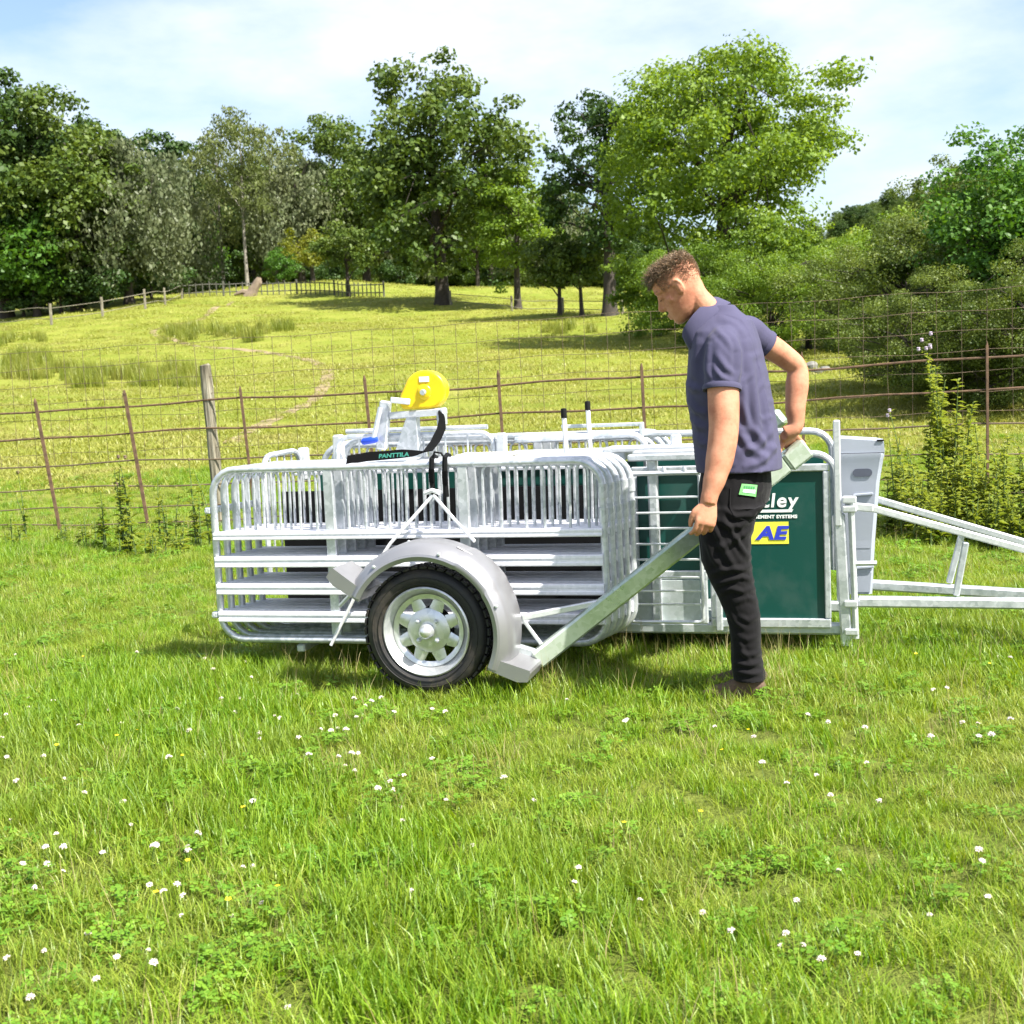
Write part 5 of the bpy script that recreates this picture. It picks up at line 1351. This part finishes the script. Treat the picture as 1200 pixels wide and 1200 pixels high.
while cnt < 3000:
    th = math.acos(1 - g.random() * 1.05); ph = g.uniform(-math.pi, math.pi)
    c, nr_ = scalp(th, ph); fwd = math.cos(ph)
    lim = 1.02 + .22 * (abs(ph) < .6)                 # curly top only
    if th > lim: continue
    if c.x > .080 or (c.x > .055 and c.z < .058): continue
    front = max(0, c.x / .09)
    ln = .022 + .022 * max(0, front) + g.uniform(-.006, .010); ln *= 1.0 if th < .85 else .6
    dd = nr_.normalized() + Vector((.65 * (.3 + front), 0, .15 + .35 * front)) + Vector(tuple(g.normal(0, .42, 3)))
    t_ = float(np.clip(g.normal(.5, .25), 0, 1))
    w_ = on_head(c, nr_, .003)
    lock(w_, hx * dd.x + hy * dd.y + hz_ * dd.z, ln * 1.25, g.uniform(.0014, .0026), g.uniform(.8, 2.4) * (1 if g.random() < .5 else -1), t_); cnt += 1
cnt = 0
while cnt < 4200:                                      # clipped sides and back, thinning towards the neck
    th = g.uniform(.85, 1.95); ph = g.uniform(-math.pi, math.pi)
    c, nr_ = scalp(th, ph)
    if abs(ph) < .85 or c.x > .055: continue
    low = (th - .95) / .75
    if g.random() < low or (c.x > -.03 and c.x < .015 and c.z < .045) or c.z < -.035: continue
    if c.x > .02 and c.z < .02: continue
    w_ = on_head(c, nr_, .001)
    dd = nr_.normalized() + Vector((-.2, 0, -.5)) + Vector(tuple(g.normal(0, .3, 3)))
    lock(w_, hx * dd.x + hy * dd.y + hz_ * dd.z, .009 * (1.25 - .5 * low), .0009, .4, float(np.clip(g.normal(.45, .2), 0, 1))); cnt += 1
for s in (-1, 1):                                      # eyebrows, lashes
    for k in range(60):
        t = g.random(); c = hd(.0905 - .018 * t * t, s * (.014 + .034 * t), .036 + .004 * math.sin(t * 3) + g.normal(0, .0015))
        lock(c, hy * s * .8 + hx * .3 + hz_ * g.normal(.1, .2), .009, .0007, .3, float(g.random() * .5))
    for k in range(20):
        t = g.random(); lock(hd(.0855 - .016 * (t - .4) ** 2 * 3, s * (.022 + .020 * t), .004), hx * .7 - hz_ * .6 + hy * s * .2, .007, .0006, .3, .0)
hv = np.array(HV) - np.array(MO)
obj('hair', np_mesh('hair', hv, HFc, False, {'tint': ('POINT', HTt)}), man, M_HAIR)

# ---- polo shirt
SR = [(357, 824, 860, .052), (366, 818, 868, .072), (376, 812, 882, .120), (388, 808, 888, .165), (402, 806, 893, .188), (420, 805, 897, .196), (440, 804, 901, .196), (458, 803, 904, .192), (476, 806, 907, .186), (495, 810, 910, .182), (515, 812, 913, .180), (535, 814, 916, .182), (552, 816, 917, .184)]
sh_parts = [loft([side_ring(y, L_, R_, b, 0) for (y, L_, R_, b) in SR][::-1], 30, 2.3),
            limb([pp(850, 396, -.10), pp(847, 408, -.165), pp(846, 430, -.185), pp(846, 456, -.195)], [.062, .072, .073, .071], 20),
            limb([pp(862, 386, .08), pp(877, 389, .145), pp(887, 397, .165), pp(897, 404, .180)], [.060, .068, .066, .060], 20)]
sh_me = remeshed(merge(*sh_parts), 'shirt', .0055, 6, .5)
v, nn = verts_of(sh_me); X, Y = pix(v)
def folds(s, sharp=2.0): return (1 - np.abs(np.sin(s))) ** sharp
def bell(a, c, w): return np.exp(-((a - c) / w) ** 2)
far_ = (v - np.array(MO)) @ np.array(LDIR)
def crease(X, Y, pts, w, h):
    """a fold along a polyline in the cloth, tapering at both ends"""
    best = np.full(len(X), 1e9); tt = np.zeros(len(X)); P_ = np.array(pts, float); seg = np.hypot(*(P_[1:] - P_[:-1]).T); tot = seg.sum(); acc = 0
    for i in range(len(P_) - 1):
        a_, d_ = P_[i], P_[i + 1] - P_[i]; t_ = np.clip(((X - a_[0]) * d_[0] + (Y - a_[1]) * d_[1]) / (d_ @ d_), 0, 1)
        ds = np.hypot(X - a_[0] - d_[0] * t_, Y - a_[1] - d_[1] * t_); m_ = ds < best; best = np.where(m_, ds, best); tt = np.where(m_, (acc + t_ * seg[i]) / tot, tt); acc += seg[i]
    prof_ = np.exp(-(best / w) ** 2) - .55 * np.exp(-((best - 1.7 * w) / (.9 * w)) ** 2)
    return h * prof_ * np.sin(np.clip(tt * .96 + .04, 0, 1) * np.pi) ** .6
amp = np.zeros(len(v))
near = far_ < .05
for (pts_, w_, h_) in (
    ([(893, 400), (898, 450), (904, 500), (912, 540)], 4, .006), ([(880, 420), (886, 470), (890, 510), (897, 545)], 4.5, .007), ([(872, 440), (874, 480), (872, 515)], 4, .006),
    ([(868, 470), (880, 500), (900, 522), (914, 528)], 4, .006), ([(862, 500), (878, 525), (900, 538)], 4.5, .008), ([(905, 505), (890, 522), (868, 532)], 4, .006), ([(912, 520), (895, 540), (870, 549)], 4, .007),
    ([(806, 470), (816, 482), (828, 486)], 4, .009), ([(808, 488), (818, 500), (830, 502)], 4, .007), ([(812, 512), (822, 520), (836, 520)], 4, .006), ([(803, 448), (812, 456), (824, 456)], 4, .007),
    ([(862, 395), (867, 412), (867, 435), (864, 450)], 3.2, .009), ([(838, 384), (852, 398), (862, 412)], 3.5, .005), ([(845, 372), (862, 380), (874, 395)], 4, .005),
    ([(830, 405), (827, 425), (829, 445)], 3.5, .006), ([(840, 415), (850, 430), (862, 440)], 4, .006), ([(834, 430), (846, 442), (860, 447)], 3.5, .005), ([(832, 452), (845, 448)], 3, .004),
    ([(818, 400), (812, 425), (812, 445)], 4, .006), ([(880, 388), (890, 395), (896, 404)], 3, .004)):
    amp += near * crease(X, Y, pts_, w_, h_)
rn = np.random.default_rng(4)
for _ in range(26):                                    # small random puckers
    x0, y0, a0 = rn.uniform(806, 915), rn.uniform(385, 550), rn.uniform(0, 3.14); L_ = rn.uniform(8, 22)
    amp += crease(X, Y, [(x0, y0), (x0 + math.cos(a0) * L_, y0 + math.sin(a0) * L_)], rn.uniform(2.5, 4), rn.uniform(.0012, .003))
v2 = v + nn * (amp - .003)[:, None]
# sleeve cuffs and hem: a raised band
set_verts(sh_me, v2); to_local(sh_me); shirt = obj('shirt', sh_me, man, M_SHIRT)
nm = np.array(C_UP)
for (c, rr_, d0, d1) in ((pp(846, 452, -.194), .0745, pp(846, 446, -.192), pp(846, 459, -.196)),):
    MB().lathe([(.066, -.001), (.0765, -.001), (.0775, .012), (.0765, .024), (.070, .026)], 30, 'z', (0, 0, 0)).mesh('x')
def cuff(c, axis, r_, name):
    ax_ = Vector(axis).normalized(); q = Vector((0, 0, 1)).rotation_difference(ax_).to_matrix(); mb_ = MB()
    mb_.lathe([(r_ - .008, 0), (r_ + .0025, 0), (r_ + .0035, .006), (r_ + .003, .014), (r_ - .001, .022)], 30, 'z')
    mb_.v = [tuple(q @ Vector(p) + Vector(c) - MO) for p in mb_.v]; mb_.build(name, M_SHIRT, shirt, 50)
cuff(pp(846, 457.5, -.1955), pp(846, 430, -.185) - pp(846, 456, -.195), .0705, 'cuff')
cuff(pp(898, 405, .181), pp(887, 397, .165) - pp(897, 404, .180), .0595, 'cuff')
# collar: a stand with a turned-down leaf, high at the nape and low at the throat
nape, thr = pp(844, 353, .01), pp(806, 394, -.02); cc = (nape + thr) / 2; ca_ = (nape - thr) / 2; cb_ = LDIR * .066; cn = ca_.cross(cb_).normalized()
if cn.z < 0: cn = -cn
mb = MB(); n_ = 40; rows = ((.90, .004), (.93, .022), (1.0, .030), (1.08, .018), (1.27, -.030), (1.22, -.036), (1.04, .006), (.97, .012))
for k in range(n_):
    a = 2 * math.pi * k / n_ ; ca, sa = math.cos(a), math.sin(a)
    fr = max(0, -ca)                                   # towards the throat the leaf widens into a point
    for (s_, h_) in rows:
        s2_ = 1 + (s_ - 1) * (1 + .7 * fr ** 3) * (1 - .30 * max(0, ca)) + (.03 if s_ > 1.05 else 0); h2_ = h_ if h_ > 0 else h_ * (1 + .9 * fr ** 2)
        mb.v.append(tuple(cc + ca_ * ca * s2_ + cb_ * sa * s2_ * 1.05 + cn * (h2_ - .006 * fr) - MO))
m_ = len(rows)
for k in range(n_):
    k2 = (k + 1) % n_
    for j in range(m_): mb.f.append((k * m_ + j, k2 * m_ + j, k2 * m_ + (j + 1) % m_, k * m_ + (j + 1) % m_))
mb.build('collar', M_SHIRT, shirt, 60)

# ---- trousers
TR = [(540, 822, 904, .165), (556, 819, 905, .172), (572, 817, 906, .178), (588, 817, 903, .180), (602, 818, 893, .172), (614, 820, 884, .150)]
legs = [loft([side_ring(y, L_, R_, b, 0) for (y, L_, R_, b) in TR][::-1], 28, 2.2)]
LG = [(592, 818, 898, .098), (608, 818, 887, .098), (632, 820, 881, .096), (660, 823, 881, .090), (680, 831, 884, .084), (700, 841, 888, .078), (720, 849, 892, .074), (740, 855, 893, .070), (760, 857, 893, .068), (780, 857, 896, .070), (797, 859, 899, .072)]
legs.append(loft([side_ring(y, L_, R_, b, -.085) for (y, L_, R_, b) in LG][::-1], 24, 2.2))
legs.append(loft([side_ring(y - 8 * min(1, (y - 560) / 240), L_ - 2, R_ - 8, b, .095) for (y, L_, R_, b) in LG][::-1], 24, 2.2))
tr_me = remeshed(merge(*legs), 'trousers', .0052, 5, .5)
v, nn = verts_of(tr_me); X, Y = pix(v); amp = np.zeros(len(v))
near = ((v - np.array(MO)) @ np.array(LDIR)) < .0
for (pts_, w_, h_) in (
    ([(898, 588), (882, 604), (862, 606), (846, 596)], 4, .011), ([(884, 604), (868, 618), (850, 616), (834, 604)], 4.5, .011), ([(882, 622), (868, 628), (850, 640), (832, 642)], 4.5, .010), ([(846, 604), (858, 624), (872, 646), (882, 656)], 4, .013),
    ([(836, 612), (846, 640), (860, 664), (874, 672)], 4.5, .010), ([(826, 632), (836, 656), (850, 672)], 4.5, .009), ([(881, 664), (866, 668), (848, 668), (830, 674)], 4, .012), ([(884, 680), (868, 676), (852, 682), (836, 686)], 3.8, .012),
    ([(884, 690), (872, 694), (856, 690), (842, 696)], 4, .010), ([(888, 704), (876, 700), (860, 708)], 4, .008), ([(890, 722), (878, 728), (862, 722)], 4, .007), ([(852, 716), (862, 730), (874, 738)], 4, .006), ([(891, 746), (876, 750), (860, 744)], 4, .006),
    ([(894, 764), (880, 768), (862, 764)], 3.6, .009), ([(894, 776), (878, 780), (858, 777)], 3.6, .010), ([(897, 788), (880, 790), (860, 787)], 3.6, .010), ([(866, 752), (872, 768), (882, 778)], 3.6, .007),
    ([(818, 566), (830, 580), (840, 600)], 4, .006), ([(824, 560), (842, 566), (856, 572)], 4, .004), ([(900, 560), (892, 575), (880, 584)], 4, .004), ([(820, 600), (832, 612), (842, 632)], 4, .007)):
    amp += np.where(near, 1, .35) * crease(X, Y, pts_, w_ * .8, h_ * .68)
set_verts(tr_me, v + nn * (amp - .004)[:, None]); to_local(tr_me); trousers = obj('trousers', tr_me, man, M_TROUSER)
# label patch and pocket edge sewn on the seat
bvh = BVHTree.FromPolygons([tuple(p.co) for p in tr_me.vertices], [tuple(p.vertices) for p in tr_me.polygons])
def on_cloth(px, py, lift):
    h = bvh.ray_cast(C_POS - MO, ray(px, py).normalized())
    return (h[0] + h[1] * lift) if h[0] is not None else pp(px, py, -.15) - MO
def patch(quad, nu, nv, lift, name, mat, parent):
    mb_ = MB()
    for j in range(nv + 1):
        for i in range(nu + 1):
            s, t = i / nu, j / nv
            x = (quad[0][0] * (1 - s) + quad[1][0] * s) * (1 - t) + (quad[3][0] * (1 - s) + quad[2][0] * s) * t
            y = (quad[0][1] * (1 - s) + quad[1][1] * s) * (1 - t) + (quad[3][1] * (1 - s) + quad[2][1] * s) * t
            mb_.v.append(tuple(on_cloth(x, y, lift)))
    for j in range(nv):
        for i in range(nu):
            a = j * (nu + 1) + i; mb_.f.append((a, a + 1, a + nu + 2, a + nu + 1))
    o = mb_.build(name, mat, parent, 0); sl = o.modifiers.new('t', 'SOLIDIFY'); sl.thickness = .0015; return o
M_PATCH = simple('green_label', (.14, .42, .13), .7, 0, .1); M_PATCH2 = simple('pale_label_print', (.45, .72, .55), .7, 0, .1); M_PATCH3 = simple('dark_label_print', (.03, .20, .06), .7, 0, .1)
pt = patch([(869, 567), (886.5, 568.5), (885, 582), (865.5, 579.5)], 6, 5, .0035, 'pocket_label', M_PATCH, trousers)
patch([(871, 573.5), (884, 574.5), (883.5, 578.5), (869.5, 577)], 5, 2, .0052, 'label_band', M_PATCH2, trousers)
for k in range(5): patch([(871.2 + k * 2.6, 569.4 + k * .2), (873 + k * 2.6, 569.5 + k * .2), (872.7 + k * 2.6, 572.3 + k * .2), (870.9 + k * 2.6, 572.1 + k * .2)], 1, 1, .0052, 'label_letter', M_PATCH3, trousers)
mb = MB(); mb.tube([on_cloth(x, y, .0015) for (x, y) in ((856, 572), (855.5, 585), (856, 597), (860, 604), (868, 608), (878, 610), (884, 608))], .0022, 5); mb.build('pocket_seam', M_TROUSER, trousers)

# ---- boots
def boot(off, dx, dy, name_label):
    b_ = MB(); A, B = FDIR, LDIR
    heel = pp(884 + dx, 806 + dy, off); heel.z = -.015
    def q(x, z): return heel + A * x + Vector((0, 0, z))
    rings_ = [(q(-.045, .050), Vector((0, 0, .036)), B * .026), (q(-.030, .060), Vector((0, 0, .055)), B * .038), (q(.01, .075), Vector((0, 0, .068)), B * .042), (q(.06, .065), Vector((0, 0, .055)), B * .044), (q(.115, .050), Vector((0, 0, .040)), B * .050), (q(.165, .043), Vector((0, 0, .032)), B * .049), (q(.195, .038), Vector((0, 0, .024)), B * .036), (q(.205, .036), Vector((0, 0, .012)), B * .018)]
    up_ = merge(loft(rings_, 18, 2.4), limb([q(.010, .06), q(.010, .11), q(.010, .14)], [.040, .038, .036], 16))
    me = to_local(remeshed(up_, 'boot', .006, 3, .5)); bo = obj('boot', me, man, M_BOOT); bo['label'] = name_label
    sole = []
    for k in range(24):
        a = 2 * math.pi * k / 24; x = .078 + .132 * math.cos(a); w = .047 * math.sin(a) * (1 + .08 * math.cos(a)); sole.append((x, w))
    s_ = MB(); n2 = len(sole)
    s_.v = [tuple(q(x, .004) + B * w - MO) for x, w in sole] + [tuple(q(x, .028) + B * w - MO) for x, w in sole]
    s_.f = [tuple(range(n2 - 1, -1, -1)), tuple(range(n2, 2 * n2))] + [(i, (i + 1) % n2, n2 + (i + 1) % n2, n2 + i) for i in range(n2)]
    s_.build('sole', M_SOLE, bo)
boot(-.085, 0, 0, 'brown suede work boot'); boot(.095, 2, 0, 'brown suede work boot')
